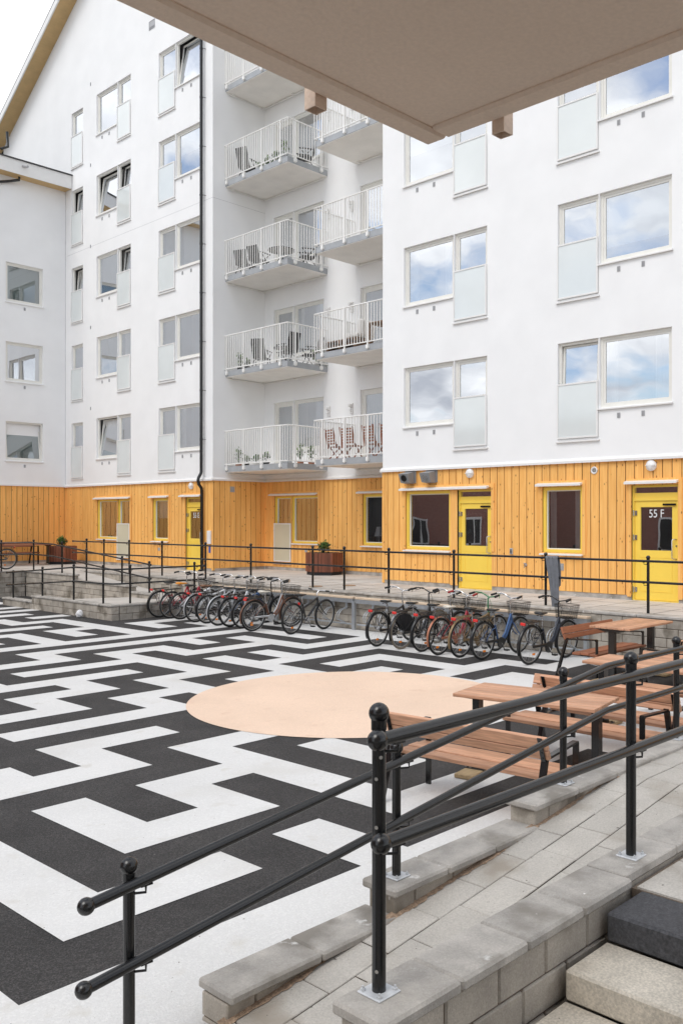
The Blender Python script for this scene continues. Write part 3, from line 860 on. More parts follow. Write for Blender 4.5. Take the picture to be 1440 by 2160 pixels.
# A, the gable block: three window columns, five storeys
stA1 = [('sides', 'white'), ('dark', 'curtain'), ('white', 'curtain'), ('half', 'half'), ('dark', 'half')]
for k in range(5):
    zt = 6.22 + 3.0 * k
    double_window(FC, (24.19, 25.62), (25.64, 26.63), zt, holesA, apt, stA1[k], tilts=(.16 if k == 4 else 0, 0), rm='greyint' if k < 3 else 'dark')
stA2 = [('white', 'curtain'), ('dark', 'white'), ('curtain', 'dark'), ('dark', 'dark'), ('dark', 'half')]
for k in range(5):
    zt = 6.20 + 2.985 * k
    double_window(FC, (29.30, 30.77), (28.40, 29.28), zt, holesA, apt, stA2[k], tilts=(.16 if k in (0, 3) else 0, .16 if k in (2, 3) else 0), rm='greyint' if k < 3 else 'dark')
for k in range(5):
    zt = 6.14 + 2.965 * k
    single_window(FC, (31.78, 32.65), zt - 2.10, zt, holesA, apt, 'dark' if k % 2 else 'curtain', .16 if k in (2, 3) else 0, pan=True, rm='greyint' if k < 3 else 'dark')
    grille(FC, 31.2, 6.6 + 3.02 * k, apt, .05, .12)
# C, the near block: two window columns
stC1 = [('dark', 'dark'), ('sides', 'dark'), ('half', 'dark'), ('dark', 'dark')]
for k in range(4):
    zt = 6.315 + 3.045 * k
    double_window(FC, (13.80, 15.42), (12.79, 13.78), zt, holesC, apt, stC1[k])
    double_window(FC, (8.20, 9.83), (9.85, 10.86), zt + .02, holesC, apt, [('sides', 'dark'), ('blind', 'dark'), ('dark', 'dark'), ('dark', 'dark')][k], tilts=(0, .06 if k == 0 else 0))
# B, the recess: balcony doors with side lights, then the windows behind the right balconies
def balcony_door(F, ud, uw, z0, ztop, holes, style):
    holes.append((ud[0], ud[1], z0, ztop)); holes.append((uw[0], uw[1], z0 + .55, ztop))
    q = MB(); frame_ring(q, F, *ud, z0, ztop, .06, -.13, -.07); frame_ring(q, F, *uw, z0 + .55, ztop, .06, -.13, -.07)
    o = q.build('balcony_door', 'frame', apt)
    sash(F, ud[0] + .06, ud[1] - .06, z0 + .06, ztop - .06, o, 'frame', 0, t=.09); sash(F, uw[0] + .06, uw[1] - .06, z0 + .61, ztop - .06, o, 'frame', 0)
    for q_, s2_ in ((ud, style[0]), (uw, style[1])): dress(F, q_[0] + .06, q_[1] - .06, z0 + .6, ztop - .06, o, s2_)
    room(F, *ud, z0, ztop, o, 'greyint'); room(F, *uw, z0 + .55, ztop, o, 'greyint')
    sill(F, *uw, z0 + .53, o)
for k in range(5):
    zf = 4.13 + 3.04 * k
    balcony_door(FB, (22.13, 23.10), (20.68, 22.11), zf, zf + 2.16, holesB, [('dark', 'dark'), ('curtain', 'sides'), ('dark', 'dark'), ('dark', 'sides'), ('dark', 'dark')][k])
    balcony_door(FB, (17.55, 19.08), (16.6, 17.53), zf, zf + 2.20, holesB, [('greenc', 'dark'), ('dark', 'dark'), ('dark', 'dark'), ('half', 'dark'), ('dark', 'dark')][k])

# ground floor openings
def canopy(F, u0, u1, z, parent):
    q = MB()
    a = [fp(F, u0, .0, z + .035), fp(F, u1, .0, z + .035), fp(F, u1, .12, z), fp(F, u0, .12, z)]
    b_ = [(x, y_, z_ - .045) for x, y_, z_ in a]
    if F[0] == 'X': q.hexa(b_, a)
    else: q.hexa(b_[::-1], a[::-1])
    return q.build('drip_canopy', 'trim', parent)
def trimboards(F, u0, u1, z0, z1, parent, bw=.085):
    q = MB()
    fbox(q, F, u0 - bw, u0, .001, .022, z0, z1); fbox(q, F, u1, u1 + bw, .001, .022, z0, z1); fbox(q, F, u0 - bw, u1 + bw, .001, .024, z1 + .001, z1 + bw)
    return q.build('casing_board', 'siding', parent)
def door(F, u0, u1, parent, holes, number=None, z0=ZD - .03):
    z1 = 3.19; zl = 2.87
    holes.append((u0, u1, z0 - .2, z1))
    q = MB()
    frame_ring(q, F, u0, u1, z0, z1, .045, -.15, -.05)
    fbox(q, F, u0 + .045, u1 - .045, -.15, -.05, zl, zl + .05)
    fbox(q, F, u0 + .045, u1 - .045, -.12, -.07, zl + .05, 3.03)
    gl0, gl1, gz0, gz1 = u0 + .17, u1 - .17, 1.86, 2.74
    # leaf, with its glazed opening
    for (a, b_, c_, d_) in ((u0 + .05, gl0, z0 + .05, zl - .004), (gl1, u1 - .05, z0 + .05, zl - .004), (gl0, gl1, gz1, zl - .004), (gl0, gl1, z0 + .05, gz0)):
        fbox(q, F, a, b_, -.12, -.075, c_, d_)
    o = q.build('door', 'yellow', parent)
    frame_ = MB(); frame_ring(frame_, F, gl0, gl1, z0 + .22, 1.72, .008, -.075, -.068); frame_.build('door_panel', 'yellow', o)
    q = MB(); fbox(q, F, gl0, gl1, -.10, -.095, gz0, gz1); q.build('glass_pane', 'glassd', o)
    q = MB(); fbox(q, F, u0 + .045, u1 - .045, -.10, -.095, 3.03, z1 - .045); q.build('transom_pane', 'glassd', o)
    q = MB()
    hu = u0 + .12
    q.tube([fp(F, hu - .05, -.075, 2.09), fp(F, hu + .0, -.02, 2.09), fp(F, hu + .02, .0, 2.07), fp(F, hu + .02, .0, 1.72), fp(F, hu, -.02, 1.70), fp(F, hu - .05, -.075, 1.70)], .011, 8)
    q.build('handle', 'steel', o)
    q = MB(); q.cyl(fp(F, u0 + .075, -.075, 1.96), fp(F, u0 + .075, -.06, 1.96), .018, 10); q.build('lock', 'steel', o)
    q = MB(); fbox(q, F, u0 + .08, u0 + .36, -.075, -.03, 2.77, 2.81, 0, .008); q.build('door_closer', 'black', o)
    for z in (2.62, 2.12, 1.05):
        q = MB(); q.cyl(fp(F, u1 - .03, -.04, z - .06), fp(F, u1 - .03, -.04, z + .06), .014, 8); fbox(q, F, u1 - .1, u1 - .035, -.076, -.06, z - .05, z + .05); q.build('hinge', 'steel', o)
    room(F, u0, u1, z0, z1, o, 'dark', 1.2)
    if number:
        cu = bpy.data.curves.new('number', 'FONT'); cu.body = number; cu.size = .235; cu.extrude = .0008; cu.align_x = 'CENTER'
        tmp = bpy.data.objects.new('number', cu); COL.objects.link(tmp)
        dg = bpy.context.evaluated_depsgraph_get(); dg.update()
        me = bpy.data.meshes.new_from_object(tmp.evaluated_get(dg))
        bpy.data.objects.remove(tmp)
        me.materials.clear(); me.materials.append(M['lettering'])
        no = bpy.data.objects.new('door_number', me); COL.objects.link(no); no.parent = o
        uc = (gl0 + gl1) / 2
        no.location = Vector(fp(F, uc, -.086, 2.53)) - ORI[o.name]
        no.rotation_euler = (R(90), 0, R(-90)); no.scale = (.82, 1, 1)
    q = MB(); fbox(q, F, u0 - .02, u1 + .02, -.15, .05, z0 - .03, z0 + .001); q.build('threshold', 'plate', o)
    return o
# C ground floor
def gwindow(F, u, z0, z1, holes, style='dark', cw=None, casing=True):
    o = single_window(F, u, z0, z1, holes, apt, style, 0, 'yellow', glassm='glassd', T_=.07, out=.09)
    return o
gwindow(FC, (13.90, 15.36), 1.74, 3.19, gC)
door(FC, 12.66, 13.68, apt, gC, None)
canopy(FC, 12.72, 15.5, 3.25, apt); trimboards(FC, 12.66, 15.36, 1.74, 3.24, apt)
q = MB(); fbox(q, FC, 13.68, 13.90, -.02, .012, .9, 3.19); q.build('casing_board', 'siding', apt)
gwindow(FC, (10.24, 11.26), 1.76, 3.20, gC, 'sides')
canopy(FC, 10.23, 11.38, 3.26, apt); trimboards(FC, 10.24, 11.26, 1.72, 3.25, apt)
door(FC, 8.06, 9.09, apt, gC, '55 F')
canopy(FC, 8.05, 9.2, 3.255, apt); trimboards(FC, 8.06, 9.09, .9, 3.24, apt)
# A ground floor
double_window(FC, (29.30, 30.72), (28.44, 29.28), 3.19, gA, apt, ('curtain', 'curtain'), fm='yellow', hb=1.42, hf=2.08, vents=False, panelm='frosty', hp=1.22)
canopy(FC, 28.4, 30.85, 3.25, apt); trimboards(FC, 28.44, 30.72, 1.72, 3.24, apt)
gwindow(FC, (26.05, 27.0), 1.76, 3.18, gA, 'half')
canopy(FC, 26.0, 27.12, 3.25, apt); trimboards(FC, 26.05, 27.0, 1.72, 3.23, apt)
door(FC, 24.10, 25.06, apt, gA, '55 E')
canopy(FC, 24.12, 25.3, 3.25, apt); trimboards(FC, 24.10, 25.06, .9, 3.24, apt)
# B ground floor
double_window(FB, (20.95, 22.2), (22.22, 23.06), 3.22, gB, apt, ('dark', 'curtain'), fm='yellow', hb=1.5, hf=2.12, vents=False, panelm='frosty', hp=1.25)
canopy(FB, 20.95, 23.25, 3.29, apt); trimboards(FB, 20.95, 23.06, 1.72, 3.28, apt)
gwindow(FB, (17.6, 18.98), 1.72, 3.22, gB, 'dark')
lt = thing('table_lamp', 'white table lamp behind the recessed ground floor window', 'lamp', (19.27, 18.62, 1.72))
lm = MB(); lm.tube([(19.27, 18.62, 1.72), (19.27, 18.62, 2.02)], .012, 8); lm.cyl((19.27, 18.62, 1.70), (19.27, 18.62, 1.725), .07, 14); lm.build('lamp_stand', 'lampwhite', lt)
lm = MB(); lm.tube([(19.27, 18.62, 1.98), (19.27, 18.62, 2.26)], .13, 18, 0, False, .07); lm.build('lamp_shade', 'lampwhite', lt)
canopy(FB, 17.4, 19.15, 3.29, apt); trimboards(FB, 17.6, 18.98, 1.7, 3.28, apt)

# walls
w = MB(); wallgrid(w, FC, YR, 38.63, ZT, 18.36, holesA)
w.add([(XC, YR, 18.36), (XC, 38.63, 18.36), (XC, YR + .0, 18.36 + (38.63 - YR) * .603)], [(2, 1, 0)])
w.add([(XC, YR, ZT), (XB, YR, ZT), (XB, YR, 27.), (XC, YR, 27.)], [(0, 1, 2, 3)])      # return wall
w.build('upper_wall', 'plaster', apt)
w = MB(); wallgrid(w, FB, YC, YR, ZT, 27., holesB); w.build('upper_wall', 'plaster', apt)
w = MB(); wallgrid(w, FC, -8, YC, ZT, 24., holesC)
w.add([(XC, YC, ZT), (XC, YC, 24), (XB, YC, 24), (XB, YC, ZT)], [(0, 1, 2, 3)])
w.build('upper_wall', 'plaster', apt)
# plaster joints and drip trim
w = MB()
for F, u0, u1 in ((FC, YR - .045, YL), (FC, -8, YC + .045), (FB, YC, YR)):
    a = [fp(F, u0, .0, ZT + .01), fp(F, u1, .0, ZT + .01), fp(F, u1, .065, ZT - .05), fp(F, u0, .065, ZT - .05)]
    b_ = [(x, y_, z_ - .05) for x, y_, z_ in a]; w.hexa(b_, a)
a = [fp(FR, XC - .06, .0, ZT + .012), fp(FR, XB, .0, ZT + .012), fp(FR, XB, .065, ZT - .048), fp(FR, XC - .06, .065, ZT - .048)]
b_ = [(x, y_, z_ - .05) for x, y_, z_ in a]; w.hexa(b_[::-1], a[::-1])
w.build('drip_trim', 'trim', apt)
w = MB(); fbox(w, FC, YR, 33, -.004, .0015, 12.62, 12.628); fbox(w, FR, XC, XB, -.004, .0015, 12.62, 12.628); w.build('plaster_joint', 'vent', apt)
# boards
ZB = .93
for F, u0, u1, hs in ((FC, YR + .06, YL, gA), (FC, -8, YC - .06, gC), (FB, YC, YR, gB), (FR, XC + .06, XB, [])):
    w = MB(); cladding(w, F, u0, u1, ZB, ZT - .06, hs)
    w.build('board_cladding', 'siding', apt)
w = MB()
fbox(w, FC, YR - .024, YR + .06, -.02, .004, ZB - .06, ZT - .06); fbox(w, FC, YC - .06, YC + .02, -.02, .006, ZB - .08, ZT - .06); fbox(w, FR, XC + .001, XC + .06, -.02, .024, ZB - .06, ZT - .06)
w.box(XB - .03, XB + .05, YR - .03, YR + .05, ZB - .01, ZT - .06); w.box(XC - .03, XC + .02, YL - .03, YL + .05, ZB - .01, ZT - .1)
w.build('corner_board', 'siding', apt)
w = MB()
for F, u0, u1, hs in ((FC, YR, YL, gA), (FC, -8, YC, gC), (FB, YC, YR, gB)):
    wallgrid(w, (F[0], F[1] + .022), u0, u1, .5, ZT, [h for h in hs], .12)
w.add([(XC, YR - .0 + .022, .5), (XB, YR + .022, .5), (XB, YR + .022, ZT), (XC, YR + .022, ZT)], [(0, 1, 2, 3)])
w.build('ground_floor_sheathing', 'dark', apt)
w = MB()
for F, u0, u1, hs in ((FC, YR, YL, gA), (FC, -8, YC, gC), (FB, YC, YR, [])):
    cuts = sorted([u0, u1] + [q for h in hs if h[2] < .8 for q in h[:2]])
    for a, b_ in zip(cuts[::2], cuts[1::2]): fbox(w, F, a, b_, -.018, -.012 + .0, ZD - .2, ZB)
fbox(w, FR, XC, XB, -.018, -.012, ZD - .2, ZB)
w.build('plinth', 'cap', apt)

# gable roof with pine soffit
RS = .603
def roofz(y): return 18.36 + (38.63 - y) * RS
w = MB()
XO = XC - .62
ye, yr = 39.6, 24.6
def rq(x0, x1, dz0, dz1, m=0):
    B = [(x0, yr, roofz(yr) + dz0), (x1, yr, roofz(yr) + dz0), (x1, ye, roofz(ye) + dz0), (x0, ye, roofz(ye) + dz0)]
    T_ = [(x, y_, z + dz1 - dz0) for x, y_, z in B]
    w.hexa(B, T_, m)
rq(XO, XC + 8, .24, .30, 0)
w.build('roof', 'roof', apt)
w = MB(); 
n = 150
for k in range(n):
    y0 = yr + (ye - yr) * k / n; y1 = yr + (ye - yr) * (k + .96) / n
    w.hexa([(XO + .05, y0, roofz(y0)), (XC + .02, y0, roofz(y0)), (XC + .02, y1, roofz(y1)), (XO + .05, y1, roofz(y1))],
           [(XO + .05, y0, roofz(y0) + .02), (XC + .02, y0, roofz(y0) + .02), (XC + .02, y1, roofz(y1) + .02), (XO + .05, y1, roofz(y1) + .02)])
w.build('soffit', 'pine', apt)
w = MB(); rq(XO, XO + .05, -.02, .24); w.build('barge_board', 'trim', apt)
w = MB()
B = [(XC, yr, roofz(yr)), (XC, 10.2, roofz(yr) - (yr - 10.2) * RS)]
w.hexa([(XO, 8, roofz(yr) - 16.6 * RS + .24), (XC + 8, 8, roofz(yr) - 16.6 * RS + .24), (XC + 8, yr, roofz(yr) + .24), (XO, yr, roofz(yr) + .24)],
       [(XO, 8, roofz(yr) - 16.6 * RS + .3), (XC + 8, 8, roofz(yr) - 16.6 * RS + .3), (XC + 8, yr, roofz(yr) + .3), (XO, yr, roofz(yr) + .3)])
w.build('roof', 'roof', apt)

# downpipe at the corner
w = MB()
xo = XC - .11; yp = 24.02
w.tube([(xo, yp, 24), (xo, yp, 4.10), (xo, yp, 4.0), (xo - .02, yp - .0, 3.93), (xo - .10, yp, 3.80), (xo - .12, yp, 3.72), (xo - .10, yp, 3.60), (xo - .0, yp, 3.48), (xo + .02, yp, 3.40), (xo + .02, yp, ZD + .05)], .05, 14)
w.tube([(xo + .02, yp, ZD + .12), (xo + .02, yp, ZD + .05), (xo - .08, yp, ZD + .0)], .055, 12)
z = 5.
while z < 22:
    w.cyl((xo, yp, z), (xo, yp, z + .05), .056, 12); w.cyl((xo, yp - .05, z + .02), (xo + .11, yp - .09, z + .02), .008, 6); z += 1.55
w.build('downpipe', 'black', apt)
# small fittings
def lamp(F, u, z):
    q = MB()
    q.cyl(fp(F, u, .0, z), fp(F, u, .04, z), .108, 24, 1)
    q.ball(fp(F, u, .04, z), .098, 20, 12, 0, (.62, 1, 1) if F[0] == 'X' else (1, .62, 1))
    fbox(q, F, u - .1, u + .1, .03, .104, z - .006, z + .006, 1)
    q.ring(fp(F, u, .045, z), .102, .010, 'x' if F[0] == 'X' else 'y', 24, 6, 1)
    return q.build('wall_lamp', ['lampwhite', 'trim'], apt)
lamp(FC, 13.28, 3.58); lamp(FC, 8.63, 3.58); lamp(FC, 24.70, 3.56)
for u in (15.2, 14.5):
    q = MB()
    fbox(q, FC, u - .2, u + .16, .0, .02, 3.40, 3.70)
    A_ = [fp(FC, u - .16, .02, 3.68), fp(FC, u + .14, .02, 3.68), fp(FC, u + .14, .02, 3.38), fp(FC, u - .16, .02, 3.38)]
    B_ = [fp(FC, u - .16, .30, 3.62), fp(FC, u + .14, .30, 3.62), fp(FC, u + .14, .21, 3.40), fp(FC, u - .16, .21, 3.40)]
    q.hexa(A_[::-1], B_[::-1])
    o = q.build('vent_hood', 'hood', apt)
    c0 = Vector(fp(FC, u - .01, .262, 3.51)); nrm = Vector((-.22, 0, -.09)).normalized()
    q = MB(); q.cyl(c0 - nrm * .01, c0 + nrm * .012, .085, 20); q.build('vent_mouth', 'black' if u > 15 else 'chrome', o)
q = MB(); q.ring(fp(FC, 9.95, .008, 3.53), .065, .018, 'x', 20, 6); q.cyl(fp(FC, 9.95, 0, 3.53), fp(FC, 9.95, .004, 3.53), .06, 16, 1)
for k in range(4): fbox(q, FC, 9.9, 10.0, .004, .008, 3.49 + k * .025, 3.498 + k * .025)
q.build('round_vent', ['trim', 'black'], apt)
q = MB(); fbox(q, FC, 12.05, 12.13, .0, .03, 1.69, 1.83, 0, .006)
for i in range(3):
    for j in range(2): fbox(q, FC, 12.065 + j * .03, 12.085 + j * .03, .03, .034, 1.71 + i * .033, 1.735 + i * .033, 1)
q.build('keypad', ['vent', 'black'], apt)
q = MB(); q.cyl(fp(FC, 11.7, 0, 1.46), fp(FC, 11.7, .07, 1.46), .014, 8); q.cyl(fp(FC, 11.7, .06, 1.50), fp(FC, 11.7, .06, 1.39), .011, 8); q.cyl(fp(FC, 11.66, .04, 1.5), fp(FC, 11.74, .04, 1.5), .008, 8); q.cyl(fp(FC, 11.7, 0, 1.46), fp(FC, 11.7, .006, 1.46), .04, 10)
q.build('water_tap', 'chrome', apt)
grille(FC, 10.78, 1.45, apt, .15, .15)
grille(FC, 27.04, 19.35, apt, .36, .30)
grille(FR, 17.62, 3.44, apt, .17, .18)
for F, u, z in ((FB, 21.5, 1.49), (FB, 18.1, 1.48), (FC, 26.6, 1.47)):
    q = MB(); fbox(q, F, u - .06, u + .06, 0, .012, z - .05, z + .05); q.build('vent_cover', 'vent', apt)
q = MB(); fbox(q, FC, 23.62, 23.80, .004, .06, 1.70, 2.12, 0, .005); q.build('notice_box', 'lampwhite', apt)
q = MB(); fbox(q, FC, 23.67, 23.77, .004, .008, 1.42, 1.62); q.build('blue_sticker', 'bluesign', apt)
for k in range(5):
    z = 5.85 + 3.04 * k
    for u in (20.42, 19.42):
        q = MB(); fbox(q, FB, u - .05, u + .05, 0, .05, z - .2, z + .12, 0, .006); fbox(q, FB, u - .045, u + .045, .05, .16, z - .0, z + .09, 0, .01); fbox(q, FB, u - .03, u + .03, .05, .12, z - .12, z - .07, 0, .006)
        q.build('balcony_lamp', 'trim', apt)

# balconies
def balcony(x0, x1, y0, y1, zb, wallside, k):
    """slab from the recess wall (x1) to x0; y0..y1; railing on the x0 side and on the free end"""
    q = MB()
    q.box(x0 + .01, x1, y0 + .01, y1 - .01, zb, zb + .10, 0)
    zt = zb + .19
    ch = lambda a, b_, c_, d_: q.box(a, b_, c_, d_, zb + .02, zt, 1)
    ch(x0 - .005, x0 + .05, y0, y1)
    free = y0 if wallside == 'hi' else y1
    ch(x0 + .05, x1, free - (.0 if wallside == 'hi' else .05), free + (.05 if wallside == 'hi' else .0))
    o = q.build('balcony', ['slab', 'channel'], apt)
    q = MB()
    zr0, zr1 = zb + .19, zb + 1.31
    fy = free + (.0 if wallside == 'hi' else 0)
    sg = -1 if wallside == 'hi' else 1
    xr = x0 - .03; yr_ = fy + sg * .03
    ya, yb = (yr_, y1) if wallside == 'hi' else (y0, yr_)
    q.tube([(xr, ya, zr1), (xr, yb, zr1)], .021, 8); q.tube([(xr, yr_, zr1), (x1, yr_, zr1)], .021, 8)
    q.box(xr - .015, xr + .015, ya, yb, zr0 + .05, zr0 + .075); q.box(xr, x1, yr_ - .015, yr_ + .015, zr0 + .05, zr0 + .075)
    n = int((yb - ya) / .108)
    for i in range(n + 1):
        y_ = ya + (yb - ya) * i / n
        q.box(xr - .009, xr + .009, y_ - .009, y_ + .009, zr0 + .075, zr1)
    n2 = int((x1 - xr) / .108)
    for i in range(1, n2 + 1):
        x_ = xr + (x1 - xr) * i / n2
        q.box(x_ - .009, x_ + .009, yr_ - .009, yr_ + .009, zr0 + .075, zr1)
    # posts on brackets
    m_ = 4
    for i in range(m_):
        y_ = ya + (yb - ya) * (i + .12) / (m_ - .5) if wallside != 'hi' else yb - (yb - ya) * (i + .12) / (m_ - .5)
        q.box(xr - .02, xr + .02, y_ - .018, y_ + .018, zb + .05, zr1)
        q.box(xr - .035, x0, y_ - .045, y_ + .045, zb + .07, zb + .17)
    for x_ in (xr + .3, x1 - .28):
        q.box(x_ - .018, x_ + .018, yr_ - .02, yr_ + .02, zb + .05, zr1)
        q.box(x_ - .045, x_ + .045, min(yr_ - .035, fy), max(fy, yr_ + .035), zb + .07, zb + .17)
    q.build('balcony_railing', 'railwhite', o)
    q = MB()
    d_ = .12
    wy = y1 - .05 if wallside == 'hi' else y0 + .05
    q.tube([(x0 + .04, wy, zb - .05), (x1 - .06, wy, zb - .05), (x1 - .06, free - sg * .1, zb - .05)], .02, 8)
    for pnt in ((x0 + .25, wy), (x1 - .06, wy), (x1 - .06, (y0 + y1) / 2), (x1 - .06, free - sg * .2)):
        q.box(pnt[0] - .06, pnt[0] + .06, pnt[1] - .05, pnt[1] + .05, zb - .03, zb - .002)
    q.build('drain_pipe', 'railwhite', o)
for k in range(5):
    balcony(17.36, XB, 20.52, YR, 3.97 + 3.03 * k, 'hi', k)
    balcony(17.36, XB, YC, 19.28, 4.0 + 3.04 * k, 'lo', k)

# ------------------------------------------------------------------ left wing
wing = thing('apartment_wing', 'white lower wing at far left with square windows, board base and flat eaves', 'building', (14, YL, 0))
hL, gL = [], []
for k, (z0, st_) in enumerate(((4.66, 'dark'), (7.6, 'blindw'), (10.53, 'dark'))):
    single_window(FL, (14.55, 15.97), z0, z0 + 1.44, hL, wing, st_, .14 if k == 0 else 0, vents=1, rm='greyint' if k else 'dark', glassm='glassw' if k != 1 else 'glass')
    single_window(FL, (9.2, 10.6), z0, z0 + 1.44, hL, wing, 'curtain' if k == 1 else 'dark', 0, vents=1, rm='greyint')
w = MB(); wallgrid(w, FL, 0, XC, ZT - .03, 15.3, hL); w.box(0, XC, YL + .2, YL + 8, -.1, 15.2); w.build('upper_wall', 'plaster', wing)
w = MB(); cladding(w, FL, 8, XC - .02, ZB, ZT - .09, gL, .205); w.build('board_cladding', 'siding', wing)
w = MB(); fbox(w, FL, 0, XC - .05, .0, .06, ZT - .09, ZT - .03); w.build('drip_trim', 'trim', wing)
w = MB(); fbox(w, FL, 0, XC, -.018, -.008, .5, ZB); w.build('plinth', 'cap', wing)
w = MB(); fbox(w, FL, 0, XC, -.03, -.024, ZB, ZT); w.build('ground_floor_sheathing', 'dark', wing)
w = MB(); w.box(0, XC - .02, 32.6, 32.64, 15.12, 15.62); w.build('fascia', 'trim', wing)
w = MB(); w.box(0, XC - .02, 32.64, YL + .02, 15.13, 15.16); w.build('soffit', 'pine', wing)
w = MB(); w.hexa([(0, 32.55, 15.62), (XC - .01, 32.55, 15.62), (XC - .01, 41, 17.6), (0, 41, 17.6)], [(0, 32.55, 15.66), (XC - .01, 32.55, 15.66), (XC - .01, 41, 17.64), (0, 41, 17.64)]); w.build('roof', 'roof', wing)
w = MB(); w.tube([(14.95, 32.9, 15.15), (14.95, 32.9, 15.02), (14.6, 33.0, 14.9), (14.1, 33.05, 14.75), (13.7, 33.05, 14.6), (13.7, 33.05, 4)], .05, 10); w.build('downpipe', 'black', wing)
w = MB(); w.cyl((14.95, 32.62, 15.45), (15.02, 32.36, 15.38), .045, 12); w.build('overflow_spout', 'vent', wing)
w = MB(); w.tube([(14.35, 32.55, 16.5), (14.35, 32.5, 15.95), (14.1, 32.5, 15.8)], .05, 10); w.build('rain_spout', 'black', wing)
w = MB(); fbox(w, FL, XC - .014, XC - .004, .0, .003, ZT, 15.2); w.build('wall_joint', 'vent', wing)

# ------------------------------------------------------------------ overhanging balcony above the camera
ov = thing('overhanging_balcony', 'large beige stucco balcony slab overhead in the foreground', 'balcony', (1, 1, 3.6))
q = MB()
zc = 3.60; x1, y1 = 1.99, 1.725
q.box(-3.2, x1, -6.5, y1, zc + .012, zc + .22, 0)
# drip edge: a margin 75 mm wide lies a little lower than the field, with a groove between
q.cbox(-3.2, x1 + .001, y1 - .075, y1 + .001, zc, zc + .03, .008, 0); q.cbox(x1 - .075, x1 + .001, -6.5, y1 - .0755, zc, zc + .03, .008, 0)
q.build('slab', 'soffit', ov)
def stub(x, y, zb):
    m_ = MB(); t_ = .003; a_ = .0205
    m_.box(x - a_, x - a_ + t_, y - a_, y + a_, zb, zb + 1.2); m_.box(x + a_ - t_, x + a_, y - a_, y + a_, zb, zb + 1.2)
    m_.box(x - a_ + t_, x + a_ - t_, y - a_, y - a_ + t_, zb, zb + 1.2); m_.box(x - a_ + t_, x + a_ - t_, y + a_ - t_, y + a_, zb, zb + 1.2)
    m_.box(x - a_ + t_, x + a_ - t_, y - a_ + t_, y + a_ - t_, zb + .25, zb + .27)
    m_.build('railing_post', 'soffit', ov)
stub(1.575, y1 + .025, 3.574); stub(x1 + .025, 1.475, 3.568); stub(x1 + .025, .1, 3.568); stub(.4, y1 + .025, 3.572)
# house the slab belongs to, behind the camera
hb_ = thing('apartment_building', 'white house behind the viewer carrying the overhead balcony', 'building', (-3.4, -2, 0))
w = MB(); w.box(-11, -3.2, -14, 1.2, -.2, 7.); w.build('wall', 'plaster', hb_)
w = MB()
for y_ in (-9, -5, -1.6):
    for z_ in (1.9, 5.): w.box(-3.2, -3.17, y_ - .7, y_ + .7, z_, z_ + 1.4)
w.build('window', 'glassd', hb_)
bb = thing('brick_building', 'red brick house across the courtyard, seen only mirrored in the ground floor windows', 'building', (-7, 25, 0))
w = MB(); w.box(-15, -6.5, 9, 52, -.2, 7.4); w.build('wall', 'brick', bb)
w = MB(); w.box(-15.3, -6.2, 8.7, 52.3, 7.4, 7.6); w.build('roof', 'roof', bb)
for y_ in range(11, 52, 4):
    for z_ in (1.0, 4.2):
        w = MB(); frame_ring(w, ('X', -6.5), 0, 1, 0, 1, .1, 0, .1)
        w = MB(); w.box(-6.5, -6.44, y_, y_ + 1.3, z_, z_ + 1.5, 0); w.box(-6.44, -6.43, y_ + .1, y_ + .6, z_ + .1, z_ + 1.4, 1); w.box(-6.44, -6.43, y_ + .7, y_ + 1.2, z_ + .1, z_ + 1.4, 1)
        w.build('window', ['trim', 'dark'], bb)

# ------------------------------------------------------------------ bicycle racks
def rack(name, label, y0, y1, posts):
    xr = 14.2
    t = thing(name, label, 'bicycle rack', (xr, y0, 0))
    q = MB(); q.cbox(xr - .05, xr + .10, y0, y1, .70, .745, .006); q.build('wooden_beam', 'rackwood', t)
    q = MB(); q.box(xr - .045, xr + .09, y0 + .005, y1 - .005, .61, .698); q.build('steel_channel', 'galv', t)
    for y in posts:
        q = MB(); q.cbox(xr - .04, xr + .04, y - .04, y + .04, 0, .64, .006); q.cyl((xr - .045, y, .55), (xr - .04, y, .55), .012, 8); q.build('post', 'galv', t)
    q = MB(); q.tube([(xr, y0 + .03, .13), (xr, y1 - .03, .13)], .018, 10); q.build('lower_tube', 'galv', t)
    y = y0 + .24
    while y < y1 - .15:
        q = MB()
        q.box(xr - .012, xr + .012, y - .03, y + .03, .50, .615)
        for s_ in (-.032, .032):
            pts = [(xr - .0, y + s_, .50), (xr - .09, y + s_, .475)]
            for k in range(9):
                a = R(65 + 130 * k / 8)
                pts.append((xr - .08 + .20 * math.cos(a), y + s_, .30 + .175 * math.sin(a)))
            pts.append((xr, y + s_, .135))
            q.tube(pts, .008, 8)
        q.build('wheel_hoop', 'galv', t)
        y += .43
    return t
rack('bicycle_rack', 'galvanised bicycle rack with pale wooden beam, left one holding the bronze bicycle', 14.5, 20.0, [14.5, 17.2, 19.95])
rack('bicycle_rack', 'galvanised bicycle rack with pale wooden beam, right one ending beside the picnic table', 8.5, 14.42, [8.54, 11.4])

